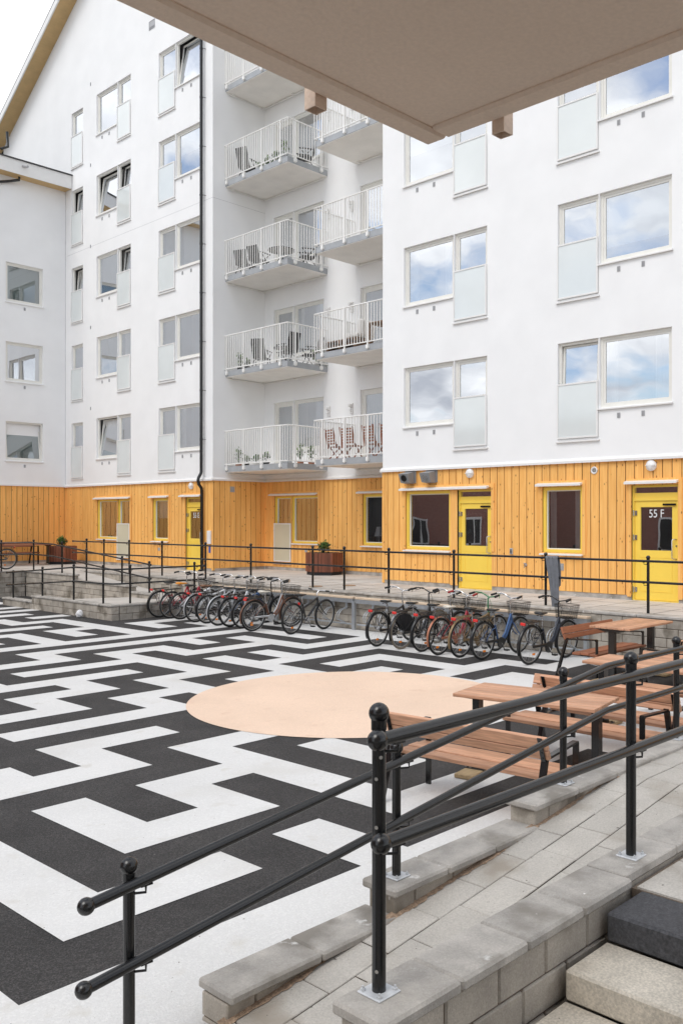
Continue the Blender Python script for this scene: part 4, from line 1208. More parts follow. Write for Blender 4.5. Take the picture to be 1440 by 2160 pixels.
# ------------------------------------------------------------------ bicycles
RW = .345
def wheel_meshes():
    sp = MB()
    sp.cyl((0, -.035, 0), (0, .035, 0), .018, 10)
    for k in range(28):
        a = 2 * math.pi * k / 28; b_ = a + (.32 if k % 4 < 2 else -.32); s_ = .03 if k % 2 else -.03
        sp.tube([(.018 * math.cos(b_), s_, .018 * math.sin(b_)), ((RW - .04) * math.cos(a), 0, (RW - .04) * math.sin(a))], .0017, 4, 0, False)
    ty = MB(); ty.ring((0, 0, 0), RW - .021, .021, 'y', 40, 8)
    tk = MB(); tk.ring((0, 0, 0), RW - .026, .026, 'y', 40, 8)
    ri = MB(); ri.ring((0, 0, 0), RW - .047, .010, 'y', 40, 6)
    return sp, ty, ri, tk
SPK, TYR, RIM, TYRK = wheel_meshes()
_cache = {}
def cmesh(key, mb, ms):
    if key not in _cache:
        o = mb.build(key[0], ms); _cache[key] = o.data; bpy.data.objects.remove(o)
    return _cache[key]
def child(name, me, parent, loc=(0, 0, 0)):
    o = bpy.data.objects.new(name, me); COL.objects.link(o); o.parent = parent; o.location = loc
    return o
def part(mb, name, ms, parent):
    return mb.build(name, ms, parent, (0, 0, 0))
def bicycle(label, x, y, rz=0., lean=0., style='step', fm='bk', guard='bk', saddle='saddle', bar='chrome', grip='grip', basket=None, rack=True, tyre='tyre', light=True, chain='bk', steer=0., wb=1.10, group='bicycles parked at the racks', rim='rim', skirt=False, barends=False, refl=True, z=0.):
    t = thing('bicycle', label, 'bicycle', (x, y, z), group)
    t.rotation_euler = (lean, 0, rz)
    fat = style == 'mtb'
    # frame
    q = MB(); bb = (.45, 0, .275); st_ = (.315, 0, .64) if style != 'step' else (.33, 0, .60)
    hb = (.845, 0, .60); ht = (.80, 0, .76)
    q.tube([bb, st_], .019, 10); q.tube([hb, ht], .023, 10)
    if style == 'step':
        q.tube([ht, (.74, 0, .62), (.66, 0, .44), (.56, 0, .32), bb], .021, 10)
        q.tube([(.83, 0, .63), (.76, 0, .50), (.68, 0, .36), (.55, 0, .28), bb], .023, 10)
    else:
        q.tube([(.835, 0, .64), bb], .022 if not fat else .027, 10)
        q.tube([(.81, 0, .735), (st_[0] + .01, 0, st_[2] - (.03 if not fat else .10))], .02 if not fat else .024, 10)
    for s_ in (-1, 1):
        q.tube([(bb[0], s_ * .03, bb[2]), (.2, s_ * .05, .31), (0, s_ * .06, RW)], .009, 8)
        q.tube([(st_[0] - .005, s_ * .02, st_[2] - .05), (.2, s_ * .05, .53), (0, s_ * .06, RW)], .008, 8)
    q.cyl((bb[0], -.04, bb[2]), (bb[0], .04, bb[2]), .022, 10)
    part(q, 'frame', fm, t)
    # wheels
    for nm, wx in (('rear', 0.), ('front', wb)):
        w_ = child('wheel', cmesh(('wheel',), SPK, 'spoke'), t, (wx, 0, RW))
        if wx and steer: w_.rotation_euler = (0, 0, steer)
        child('tyre', cmesh(('tyre', tyre, fat), TYRK if fat else TYR, tyre), w_)
        child('rim', cmesh(('rim', rim), RIM, rim), w_)
    # fork
    q = MB(); 
    for s_ in (-1, 1): q.tube([(.85, s_ * .025, .60), (.862, s_ * .05, .56), (.95, s_ * .055, .45), (1.04, s_ * .055, RW + .03), (wb, s_ * .055, RW)], .011, 8)
    part(q, 'fork', fm if style != 'mtb' else 'bk', t)
    # handlebar
    q = MB(); grips = []
    if style == 'mtb':
        q.tube([ht, (.785, 0, .83), (.86, 0, .90)], .014, 8)
        q.tube([(.86, -.30, .91), (.86, 0, .90), (.86, .30, .91)], .012, 8)
        for s_ in (-1, 1):
            gm = MB(); gm.tube([(.86, s_ * .20, .907), (.86, s_ * .30, .91)], .017, 8); grips.append(gm)
            if barends: q.tube([(.86, s_ * .30, .91), (.95, s_ * .31, .96)], .011, 8)
            q.tube([(.86, s_ * .17, .90), (.91, s_ * .26, .88)], .006, 6)
    else:
        q.tube([ht, (.775, 0, .88), (.766, 0, 1.02)], .014, 8)
        q.tube([(.766, 0, 1.02), (.80, 0, 1.045)], .014, 8)
        for s_ in (-1, 1):
            q.tube([(.80, 0, 1.045), (.84, s_ * .10, 1.065), (.83, s_ * .20, 1.11), (.75, s_ * .27, 1.12), (.60, s_ * .29, 1.095)], .0125, 8)
            gm = MB(); gm.tube([(.71, s_ * .277, 1.113), (.58, s_ * .292, 1.092)], .021, 8); grips.append(gm)
            q.tube([(.80, s_ * .235, 1.10), (.70, s_ * .30, 1.065)], .007, 6)
        q.tube([(.80, .22, 1.10), (.93, .12, 1.07), (.94, .03, .88), (.86, .02, .7)], .0035, 5)
    h_ = part(q, 'handlebar', bar, t); [part(gm, 'grip', grip, h_) for gm in grips]
    # saddle
    q = MB(); zs = .80 if style == 'mtb' else .83
    q.tube([st_, (st_[0] - .04, 0, zs)], .013, 8); part(q, 'seat_post', 'chrome', t)
    q = MB(); secs = [(-.17, .055, .03, .015), (-.13, .09, .055, .02), (-.06, .085, .06, .012), (.02, .05, .045, .006), (.09, .026, .035, .008), (.135, .018, .02, .004)]
    vs = []; nn = 12
    for (dx_, wy, hz, up) in secs:
        for j in range(nn):
            a = 2 * math.pi * j / nn
            vs.append((st_[0] - .03 + dx_, wy * math.cos(a), zs + .03 + up + hz * .5 * math.sin(a)))
    fs = [(i * nn + j, (i + 1) * nn + j, (i + 1) * nn + (j + 1) % nn, i * nn + (j + 1) % nn) for i in range(len(secs) - 1) for j in range(nn)]
    q.add(vs, fs, 0, True); q.add(vs[:nn], [tuple(range(nn))]); q.add(vs[-nn:], [tuple(range(nn))[::-1]])
    for s_ in (-1, 1): q.ring((st_[0] - .12, s_ * .035, zs - .0), .018, .005, 'z', 10, 5)
    part(q, 'saddle', saddle, t)
    # cranks
    q = MB(); q.ring((bb[0], -.055, bb[2]), .082, .006, 'y', 26, 5); q.cyl((bb[0], -.06, bb[2]), (bb[0], .06, bb[2]), .012, 8)
    ca = R(-55)
    for s_ in (-1, 1):
        ex, ez = bb[0] + s_ * .165 * math.cos(ca), bb[2] + s_ * .165 * math.sin(ca)
        q.tube([(bb[0], -s_ * .07, bb[2]), (ex, -s_ * .08, ez)], .010, 6)
    for k in range(5):
        a = 2 * math.pi * k / 5; q.tube([(bb[0], -.055, bb[2]), (bb[0] + .08 * math.cos(a), -.055, bb[2] + .08 * math.sin(a))], .006, 5)
    c_ = part(q, 'crankset', 'chrome', t)
    for s_ in (-1, 1):
        ex, ez = bb[0] + s_ * .165 * math.cos(ca), bb[2] + s_ * .165 * math.sin(ca)
        q = MB(); q.cbox(ex - .045, ex + .045, -s_ * .09, -s_ * .17, ez - .012, ez + .012, .004); part(q, 'pedal', 'grip', c_)
    q = MB()
    if chain:
        q.cbox(-.02, .56, -.072, -.052, .30, .345, .008); q.cyl((.45, -.073, .275), (.45, -.0515, .275), .10 if chain != 'silver' else .09, 20); part(q, 'chain_guard', chain, t)
    else:
        q.box(0, .45, -.058, -.052, .38, .386); q.box(0, .45, -.058, -.052, .20, .206); q.ring((0, -.052, RW), .045, .008, 'y', 16, 5); part(q, 'chain', 'tyre', t)
    # mudguards
    if guard:
        q = MB(); q.ring((0, 0, RW), RW + .017, .006, 'y', 30, 8, 0, R(8), R(205), 4.2); part(q, 'mudguard', guard, t)
        q = MB(); q.ring((wb, 0, RW), RW + .017, .006, 'y', 26, 8, 0, R(62), R(200), 4.2); part(q, 'mudguard', guard, t)
    if skirt:
        q = MB(); vs = []
        for s_ in (-.035, .035):
            vs = [(0 + .05 * math.cos(R(a)), s_, RW + .05 * math.sin(R(a))) for a in range(-10, 136, 12)] + [((RW) * math.cos(R(a)), s_, RW + RW * math.sin(R(a))) for a in range(134, -11, -12)]
            q.add(vs, [tuple(range(len(vs)))])
        part(q, 'skirt_guard', 'textile', t)
    if rack:
        q = MB()
        for y_ in (-.07, -.025, .025, .07): q.tube([(.24, y_, .745), (-.22, y_, .735)], .006, 6)
        for x_ in (.2, 0., -.22): q.tube([(x_, -.07, .742), (x_, .07, .742)], .006, 6)
        for s_ in (-1, 1):
            q.tube([(-.20, s_ * .07, .735), (-.0, s_ * .066, RW)], .006, 6); q.tube([(.05, s_ * .07, .74), (-.0, s_ * .066, RW)], .006, 6)
        part(q, 'luggage_rack', 'bk' if fm != 'olive' else 'olive', t)
    if light:
        q = MB()
        if rack: q.cbox(-.265, -.235, -.05, .05, .695, .745, .008)
        else: q.cbox(.18, .215, -.025, .025, .62, .68, .008)
        part(q, 'rear_light', 'redlens', t)
    if refl:
        q = MB(); a = R(250 + 60 * rr.random()); q.cbox(.2 * math.cos(a) - .03, .2 * math.cos(a) + .03, -.012, .012, RW + .2 * math.sin(a) - .018, RW + .2 * math.sin(a) + .018, .004); part(q, 'spoke_reflector', 'amber', t)
    if basket:
        q = MB(); x0, x1_, z0, z1_ = .90, 1.18, .73, .97
        for k in range(6):
            z_ = z0 + (z1_ - z0) * k / 5; w_ = .13 + .035 * k / 5; e = .02 * k / 5; r_ = .005 if k in (0, 5) else .0022
            q.tube([(x0 - e, -w_, z_), (x1_ + e, -w_, z_), (x1_ + e, w_, z_), (x0 - e, w_, z_), (x0 - e, -w_, z_)], r_, 5)
        for k in range(15):
            x_ = x0 + (x1_ - x0) * k / 14; ex = .02 * (2 * k / 14 - 1)
            for s_ in (-1, 1): q.tube([(x_, s_ * .13, z0), (x_ + ex, s_ * .165, z1_)], .0022, 4)
            y_ = -.13 + .26 * k / 14; yy = y_ * .165 / .13
            q.tube([(x0, y_, z0), (x0 - .02, yy, z1_)], .0022, 4); q.tube([(x1_, y_, z0), (x1_ + .02, yy, z1_)], .0022, 4)
            q.tube([(x0, y_, z0), (x1_, y_, z0)], .0022, 4)
        part(q, 'basket', 'basket', t)
    if style != 'mtb':
        q = MB(); q.tube([(.40, .03, .27), (.30, .13, .02)], .009, 6); part(q, 'kickstand', 'chrome', t)
    return t
B_ = bicycle
# right rack, from left to right
B_('plain black bicycle with a straight top bar, leftmost at the right rack', 12.68, 12.29, .10, .03, 'men', 'bk', 'bk', chain='bk')
B_('black bicycle with tan tyres and dark skirt guards at the right rack', 12.73, 11.70, .03, .05, 'step', 'bk', 'bk', tyre='tyretan', skirt=True, bar='bk')
B_('black city bicycle with wire basket, just left of the one with copper mudguards', 12.75, 11.18, .02, .06, 'step', 'bk', 'bk', basket=True)
B_('red bicycle with copper mudguards, pale saddle and wire basket', 12.65, 10.69, .03, .05, 'step', 'red', 'copper', saddle='pale', grip='redgrip', basket=True, chain='copper')
B_('old rusty gold bicycle with a green handlebar', 12.68, 10.21, .02, .05, 'men', 'olive', 'olive', bar='green', chain='olive', rim='spoke')
B_('blue step-through bicycle with chrome handlebar and big wire basket', 12.75, 9.77, .0, .05, 'step', 'blue', 'bk', basket=True, chain='bk')
B_('dark navy bicycle with wire basket standing apart, rightmost of all bicycles', 12.86, 8.84, -.03, .06, 'step', 'navy', 'bk', basket=True, bar='bk')
# left rack
B_('red bicycle with black saddle, leftmost at the left rack beside the ramp landing', 12.66, 19.95, -.02, .05, 'step', 'red', 'bk')
B_('red bicycle with bright orange saddle and black basket', 12.72, 19.52, .0, .05, 'step', 'red', None, saddle='orange', basket=True)
B_('white mountain bicycle with fat tyres and red rear light', 12.75, 19.15, -.04, .06, 'mtb', 'white', None, chain=None, rack=False, bar='bk', refl=False)
B_('white bicycle with brown leather saddle and silver mudguards', 12.66, 18.36, .02, .05, 'men', 'white', 'silver', saddle='leather')
B_('black and silver bicycle with amber spoke reflector, beside the white ones', 12.70, 17.95, .03, .05, 'step', 'silver', 'bk', chain='bk')
B_('silver bicycle with silver mudguards and grey wire basket', 12.63, 17.40, .02, .06, 'step', 'white', 'silver', basket=True, grip='pale', rack=False)
B_('blue bicycle with a step-through frame between darker ones at the left rack', 12.66, 17.00, .03, .05, 'men', 'blue', 'bk')
B_('black bicycle with chrome handlebar, next to the bronze bicycle', 12.68, 16.54, .02, .06, 'step', 'bk', 'bk', bar='bk')
B_('silver and black bicycle with its frame tube showing between the black and the bronze bicycle', 12.74, 16.24, .02, .06, 'step', 'silver', 'bk', bar='bk')
B_('bronze ladies bicycle with pale saddle, silver chain guard and wire basket', 12.51, 15.98, -.02, .07, 'step', 'brown', 'brown', saddle='pale', basket=True, chain='silver')
B_('black mountain bicycle with bar ends, rightmost at the left rack', 12.74, 14.93, .14, .06, 'mtb', 'bk', None, chain=None, rack=False, bar='chrome', barends=True)
B_('dark bicycle on the raised deck at the far left edge', 13.0, 29.55, math.pi - .06, -.03, 'step', 'bk', 'bk', group='bicycles parked on the deck', z=ZD)

# ------------------------------------------------------------------ picnic tables and benches
def picnic_table(label, x, y, rz, zt=.83, L=1.42, Wd=.68, wood='bench'):
    t = thing('picnic_table', label, 'picnic table', (x, y, 0), 'wooden picnic tables', rz)
    q = MB(); n = 7; pw = Wd / n
    for k in range(n): q.cbox(-L / 2, L / 2, -Wd / 2 + k * pw + .003, -Wd / 2 + (k + 1) * pw - .003, zt - .034, zt, .005)
    part(q, 'tabletop', wood, t)
    for s_ in (-1, 1):
        xx = s_ * (L / 2 - .10)
        q = MB(); q.box(xx - .035, xx + .035, -.05, .05, .06, zt - .085); part(q, 'leg', 'black', t)
        q = MB()
        q.hexa([(xx - .03, -.12, zt - .085), (xx + .03, -.12, zt - .085), (xx + .03, .12, zt - .085), (xx - .03, .12, zt - .085)],
               [(xx - .03, -Wd / 2 + .02, zt - .0345), (xx + .03, -Wd / 2 + .02, zt - .0345), (xx + .03, Wd / 2 - .02, zt - .0345), (xx - .03, Wd / 2 - .02, zt - .0345)])
        part(q, 'support_bracket', 'black', t)
        q = MB(); q.cbox(xx - .11, xx + .11, -.09, .09, .051, .062, .003)
        for a in (-.08, .08):
            for b_ in (-.06, .06): q.cyl((xx + a, b_, .062), (xx + a, b_, .072), .011, 6)
        q.hexa([(xx - .03, -.085, .062), (xx + .03, -.085, .062), (xx + .03, -.05, .062), (xx - .03, -.05, .062)], [(xx - .03, -.055, .16), (xx + .03, -.055, .16), (xx + .03, -.05, .16), (xx - .03, -.05, .16)])
        q.hexa([(xx - .03, .05, .062), (xx + .03, .05, .062), (xx + .03, .085, .062), (xx - .03, .085, .062)], [(xx - .03, .05, .16), (xx + .03, .05, .16), (xx + .03, .055, .16), (xx - .03, .055, .16)])
        part(q, 'foot_plate', 'black', t)
    return t
def bench(label, x, y, rz, L=1.6, zs=.42, wood='bench'):
    """faces local +y"""
    t = thing('park_bench', label, 'bench', (x, y, 0), 'benches of the picnic tables', rz)
    q = MB()
    for k in range(3):
        y0 = -.19 + k * .152
        q.cbox(-L / 2, L / 2, y0, y0 + .142, zs - .036 - (.008 if k != 1 else 0), zs - (.008 if k != 1 else 0), .005)
    part(q, 'seat', wood, t)
    q = MB()
    a = R(20)
    for k in range(2):
        Tm = Matrix.Translation((0, -.31, zs + .185)) @ Matrix.Rotation(a, 4, 'X')
        q.cbox(-L / 2, L / 2, -.034, 0, .0 + k * .088, .08 + k * .118, .005, 0, Tm)
    part(q, 'backrest', wood, t)
    for s_ in (-1, 1):
        xx = s_ * (L / 2 - .05); w = .026
        def bar(p0, p1, th=.010):
            m_ = MB(); d = Vector(p1) - Vector(p0); nrm = Vector((0, d.z, -d.y)).normalized() * th
            p0_, p1_ = Vector(p0), Vector(p1); ex = Vector((w, 0, 0))
            m_.hexa([p0_ - ex - nrm, p0_ + ex - nrm, p0_ + ex + nrm, p0_ - ex + nrm], [p1_ - ex - nrm, p1_ + ex - nrm, p1_ + ex + nrm, p1_ - ex + nrm]); return m_
        m_ = bar((xx, -.50, 0), (xx, -.315, zs + .2), .018); part(m_, 'leg', 'black', t)
        m_ = bar((xx, .22, 0), (xx, .22, zs + .20)); part(m_, 'leg', 'black', t)
        m_ = bar((xx, .21, zs + .21), (xx, -.31, zs + .18)); 
        m_.hexa([(xx - w, .20, zs + .19), (xx + w, .20, zs + .19), (xx + w, .232, zs + .19), (xx - w, .232, zs + .19)], [(xx - w, .20, zs + .218), (xx + w, .20, zs + .218), (xx + w, .222, zs + .218), (xx - w, .222, zs + .218)])
        part(m_, 'armrest', 'black', t)
        m_ = MB(); m_.box(xx - .02, xx + .02, -.36, .21, zs - .058, zs - .046)
        Tm = Matrix.Translation((0, -.345, zs + .165)) @ Matrix.Rotation(a, 4, 'X')
        m_.box(xx - .02, xx + .02, -.008, .0, 0, .21, 0, Tm)
        for k in range(4): m_.cyl(Tm @ Vector((xx, -.008, .03 + .05 * k)), Tm @ Vector((xx, -.013, .03 + .05 * k)), .007, 6)
        part(m_, 'seat_support', 'black', t)
    return t
def plank(label, x, y, rz, L=.62):
    q = MB(); q.cbox(x - L / 2, x + L / 2, y - .10, y + .10, .009, .05, .006, 0, Matrix.Translation((x, y, 0)) @ Matrix.Rotation(rz, 4, 'Z') @ Matrix.Translation((-x, -y, 0)))
    o = q.build('wooden_plank', 'plankfoot', None, (x, y, 0)); tag(o, label, 'plank', 'planks under the table feet')
def dirr(dx, dy): return math.atan2(dy, dx)
picnic_table('nearest picnic table, between the two front benches beside the peach circle', 7.19, 4.88, dirr(.27, -1.43), .83)
bench('nearest bench with its dark back to the ramp railing', 6.30, 4.80, R(-84.5), 1.62)
bench('bench facing the viewer across the nearest picnic table', 8.04, 4.88, R(92), 1.62)
picnic_table('middle picnic table behind the second bench row', 9.67, 4.96, dirr(.04, -1.42), .83)
bench('bench with its back against the second bench, facing the middle table', 8.74, 4.80, R(-89), 1.6)
bench('bench beyond the middle picnic table, facing the viewer', 10.42, 4.85, R(90), 1.6)
picnic_table('farthest picnic table near the block wall and the rightmost bicycle', 12.78, 6.87, 0, .88)
bench('dark wooden bench beside the rightmost bicycle, left of the farthest table', 13.02, 7.42, R(180), 1.58, wood='benchd')
bench('bench on the near side of the farthest table, cut off by the right edge', 12.75, 6.10, 0, 1.58)
cz = dirr(.27, -1.43)
for (tx, ty, a, l_) in ((7.19, 4.88, cz, ('weathered plank under the left foot of the nearest table', 'weathered plank under the right foot of the nearest table')), (9.67, 4.96, dirr(.04, -1.42), ('weathered plank under the left foot of the middle table', 'weathered plank under the right foot of the middle table')), (12.78, 6.87, 0, ('weathered plank under the left foot of the farthest table', 'weathered plank under the right foot of the farthest table'))):
    for s_, lb in ((-1, l_[0]), (1, l_[1])):
        plank(lb, tx + s_ * .61 * math.cos(a), ty + s_ * .61 * math.sin(a), a + R(90))

# far left: table and bench on the deck
t = picnic_table('dark wooden picnic table on the deck in the far left corner', 14.3, 31.55, R(-4), .76, 2.3, .72, 'benchd'); t.location.z = ZD
t = bench('dark bench behind the corner picnic table against the orange wall', 14.3, 32.45, R(180), 2.2, .45, 'benchd'); t.location.z = ZD

# ------------------------------------------------------------------ planters, plants
def leaves(mb, c, rad, n, ls, rnd, up=.5, m=0):
    for _ in range(n):
        d = Vector((rnd.gauss(0, 1), rnd.gauss(0, 1), rnd.gauss(0, 1))).normalized() * (rnd.random() ** .5)
        p = Vector(c) + Vector((d.x * rad[0], d.y * rad[1], d.z * rad[2]))
        a = Vector((rnd.gauss(0, 1), rnd.gauss(0, 1), rnd.gauss(up, .6))).normalized(); b_ = a.cross(Vector((rnd.gauss(0, 1), rnd.gauss(0, 1), rnd.gauss(0, 1)))).normalized()
        l = ls * rnd.uniform(.6, 1.3); nrm = a.cross(b_) * l * .12
        mb.add([p, p + a * l * .5 + b_ * l * .28 + nrm, p + a * l, p + a * l * .5 - b_ * l * .28 + nrm], [(0, 1, 2, 3)], m)
def planter(label, x, y, z, shrub, seed):
    t = thing('planter', label, 'planter', (x, y, z), 'slatted planters on the deck')
    rnd = random.Random(seed)
    q = MB(); n = 6; Rr = .56; hh = .66
    for k in range(n):
        a0, a1 = 2 * math.pi * k / n + .2, 2 * math.pi * (k + 1) / n + .2
        p0 = Vector((Rr * math.cos(a0), Rr * math.sin(a0), 0)); p1 = Vector((Rr * math.cos(a1), Rr * math.sin(a1), 0))
        d = (p1 - p0); nn = Vector((d.y, -d.x, 0)).normalized(); m_ = 15
        for i in range(m_):
            A = p0 + d * (i + .12) / m_; B = p0 + d * (i + .80) / m_
            q.hexa([A + Vector((0, 0, .1)), B + Vector((0, 0, .1)), B - nn * .025 + Vector((0, 0, .1)), A - nn * .025 + Vector((0, 0, .1))],
                   [A + Vector((0, 0, hh)), B + Vector((0, 0, hh)), B - nn * .025 + Vector((0, 0, hh)), A - nn * .025 + Vector((0, 0, hh))])
    part(q, 'slatted_side', 'slat', t)
    q = MB()
    q.add([(.52 * math.cos(2 * math.pi * k / 6 + .2), .52 * math.sin(2 * math.pi * k / 6 + .2), zz) for zz in (.0, hh - .02) for k in range(6)], [(0, 1, 2, 3, 4, 5)[::-1], (6, 7, 8, 9, 10, 11)] + [(k, (k + 1) % 6, 6 + (k + 1) % 6, 6 + k) for k in range(6)])
    part(q, 'inner_tub', 'textile', t)
    q = MB(); q.cyl((0, 0, hh - .05), (0, 0, hh - .01), .45, 18); part(q, 'soil', 'soil', t)
    q = MB()
    for k in range(6):
        a = rnd.random() * 6.28; q.tube([(0, 0, hh - .02), (.1 * math.cos(a), .1 * math.sin(a), hh + .15), (.2 * math.cos(a), .2 * math.sin(a), hh + .3 * shrub)], .008, 5)
    part(q, 'stem', 'soil', t)
    q = MB(); leaves(q, (0, 0, hh + .20 * shrub), (.26 * shrub, .26 * shrub, .24 * shrub), 190, .08, rnd); leaves(q, (0, .0, hh + .3 * shrub), (.18 * shrub, .18 * shrub, .2 * shrub), 70, .08, rnd, 1., 1)
    part(q, 'foliage', ['leaf', 'leafl'], t)
    return t
planter('red-brown slatted planter with a shrub under the recessed balconies', 18.25, 19.9, ZD, .72, 4)
planter('red-brown slatted planter in the far left corner beside the dark table', 16.0, 31.7, ZD, .7, 9)
def potplant(label, x, y, z, h=.45, pot='terracotta', spread=.13, n=60, seed=1, leaf=('leaf', 'leafl'), group='pot plants on the balconies', tall=False):
    t = thing('pot_plant', label, 'pot plant', (x, y, z), group)
    rnd = random.Random(seed)
    q = MB(); q.tube([(0, 0, 0), (0, 0, .17)], .075, 14, 0, True, .105); q.ring((0, 0, .165), .1, .012, 'z', 14, 6); part(q, 'pot', pot, t)
    q = MB(); q.cyl((0, 0, .15), (0, 0, .168), .09, 12); q.tube([(0, 0, .16), (.01, .01, h * .8)], .006, 5); part(q, 'soil', 'soil', t)
    q = MB(); leaves(q, (0, 0, .17 + (h - .17) * .55), (spread, spread, (h - .17) * .5), n, .085, rnd, 1., 0); leaves(q, (0, 0, .2 + (h - .17) * .6), (spread * .8, spread * .8, (h - .17) * .5), n // 2, .08, rnd, 1.2, 1)
    part(q, 'foliage', list(leaf), t)
    return t
def lawnchair(label, x, y, z, rz, m='textile', hgt=1.0, group='black chairs on the balconies'):
    t = thing('balcony_chair', label, 'chair', (x, y, z), group, rz)
    q = MB(); q.cbox(-.22, .22, -.22, .24, .40, .425, .006); part(q, 'seat', m, t)
    q = MB(); Tm = Matrix.Translation((0, -.22, .42)) @ Matrix.Rotation(R(16), 4, 'X'); q.cbox(-.22, .22, -.012, .012, 0, hgt - .42, .006, 0, Tm); part(q, 'backrest', m, t)
    for s_ in (-1, 1):
        q = MB(); q.tube([(s_ * .24, .26, 0), (s_ * .24, .05, .40), (s_ * .24, -.16, .62)], .012, 8); part(q, 'leg', 'black', t)
        q = MB(); q.tube([(s_ * .24, -.30, 0), (s_ * .24, .0, .40), (s_ * .24, .18, .62)], .012, 8); part(q, 'leg', 'black', t)
        q = MB(); q.cbox(s_ * .24 - .025, s_ * .24 + .025, -.22, .24, .62, .645, .006); part(q, 'armrest', 'black', t)
    return t
def woodchair(label, x, y, z, rz):
    t = thing('folding_chair', label, 'chair', (x, y, z), 'wooden chairs on the lowest right balcony', rz)
    q = MB()
    for k in range(6): q.box(-.21, .21, -.2 + k * .072, -.2 + k * .072 + .058, .43, .45)
    part(q, 'seat', 'chairwood', t)
    q = MB(); Tm = Matrix.Translation((0, -.22, .44)) @ Matrix.Rotation(R(12), 4, 'X')
    for k in range(6): q.box(-.2, .2, -.01, .01, .06 + k * .076, .06 + k * .076 + .052, 0, Tm)
    for s_ in (-1, 1): q.box(s_ * .22 - .02, s_ * .22 + .02, -.015, .015, -.05, .53, 0, Tm)
    part(q, 'backrest', 'chairwood', t)
    for s_ in (-1, 1):
        q = MB(); q.tube([(s_ * .22, .22, 0), (s_ * .22, -.2, .5)], .018, 6); part(q, 'leg', 'chairwood', t)
        q = MB(); q.tube([(s_ * .19, -.3, 0), (s_ * .19, .16, .44)], .018, 6); part(q, 'leg', 'chairwood', t)
    return t
def roundtable(label, x, y, z, r=.35, h=.70):
    t = thing('bistro_table', label, 'table', (x, y, z))
    q = MB(); q.cyl((0, 0, h - .025), (0, 0, h), r, 24); part(q, 'tabletop', 'black', t)
    for k in range(3):
        a = 2.1 * k + .4; q = MB(); q.tube([(.27 * math.cos(a), .27 * math.sin(a), 0), (.05 * math.cos(a), .05 * math.sin(a), .4), (.2 * math.cos(a), .2 * math.sin(a), h - .02)], .011, 6); part(q, 'leg', 'black', t)
    return t
zb = lambda k: 4.075 + 3.03 * k
zr_ = lambda k: 4.105 + 3.04 * k
# lowest left balcony: pot plants
for i, (x, y, h, lb, pt) in enumerate(((17.6, 23.2, .62, 'tall leafy plant at the left end of the lowest balcony', 'terracotta'), (17.55, 22.75, .35, 'small plant in a dark pot, second along the lowest balcony railing', 'potdark'), (17.6, 22.3, .38, 'bluish low plant, third along the lowest balcony railing', 'potwhite'), (17.55, 21.75, .42, 'plant with upright leaves near the middle of the lowest balcony', 'potdark'),
    (18.1, 20.8, .62, 'bushy plant in a brown pot before the lowest balcony window', 'terracotta'), (18.5, 20.75, .66, 'bushy plant nearest the house wall on the lowest left balcony', 'terracotta'))):
    potplant(lb, x, y, zb(0), h, pt, .13, 60, 30 + i)
# second left balcony: chairs, table, plants
lawnchair('tall black chair seen from the side, second left balcony', 17.85, 22.35, zb(1), R(-60))
lawnchair('tall black chair with its back to the viewer, second left balcony', 17.7, 20.95, zb(1), R(0))
lawnchair('tall black chair by the window, right of the table on the second left balcony', 18.5, 20.8, zb(1), R(70))
roundtable('small round black table between the chairs of the second left balcony', 18.15, 21.6, zb(1))
potplant('dark plant at the left end of the second left balcony', 17.6, 23.1, zb(1), .62, 'potdark', .12, 50, 51)
potplant('small dark plant by the railing of the second left balcony', 17.6, 22.75, zb(1), .4, 'potdark', .1, 40, 52)
potplant('bright green bush at the right end of the second left balcony', 18.75, 20.75, zb(1), .62, 'potwhite', .2, 110, 53, ('leafl', 'leafl'))
# third left balcony: dark chairs and a table
lawnchair('black chair at the left end of the third left balcony', 17.75, 23.05, zb(2), R(-70), hgt=.85)
lawnchair('second black chair along the third left balcony', 17.75, 22.35, zb(2), R(-80), hgt=.85)
lawnchair('black chair before the window of the third left balcony', 18.5, 20.95, zb(2), R(60), hgt=.85)
roundtable('dark round table on the third left balcony', 17.9, 21.45, zb(2), .42, .62)
# fourth left balcony: chair and plants
lawnchair('black chair with slanted back at the left end of the fourth left balcony', 17.75, 22.9, zb(3), R(-75))
lawnchair('black chair in the right corner of the fourth left balcony', 18.4, 20.95, zb(3), R(60))
for i, (y, h, lb) in enumerate(((22.1, .34, 'leftmost small plant on the fourth left balcony railing'), (21.75, .42, 'second small plant on the fourth left balcony railing'), (21.35, .5, 'third plant on the fourth left balcony railing'), (20.95, .75, 'tallest plant on the fourth left balcony'))):
    potplant(lb, 17.6, y, zb(3), h, 'potwhite', .12, 60, 60 + i)
# lowest right balcony: wooden chairs
for i, (y, rz, lb) in enumerate(((18.75, -12, 'leftmost wooden slatted chair on the lowest right balcony'), (18.15, 6, 'second wooden slatted chair from the left on the lowest right balcony'), (17.25, -5, 'third wooden slatted chair from the left on the lowest right balcony'), (16.6, 8, 'rightmost wooden slatted chair on the lowest right balcony'))):
    woodchair(lb, 17.75, y, zr_(0), R(-90 + rz))
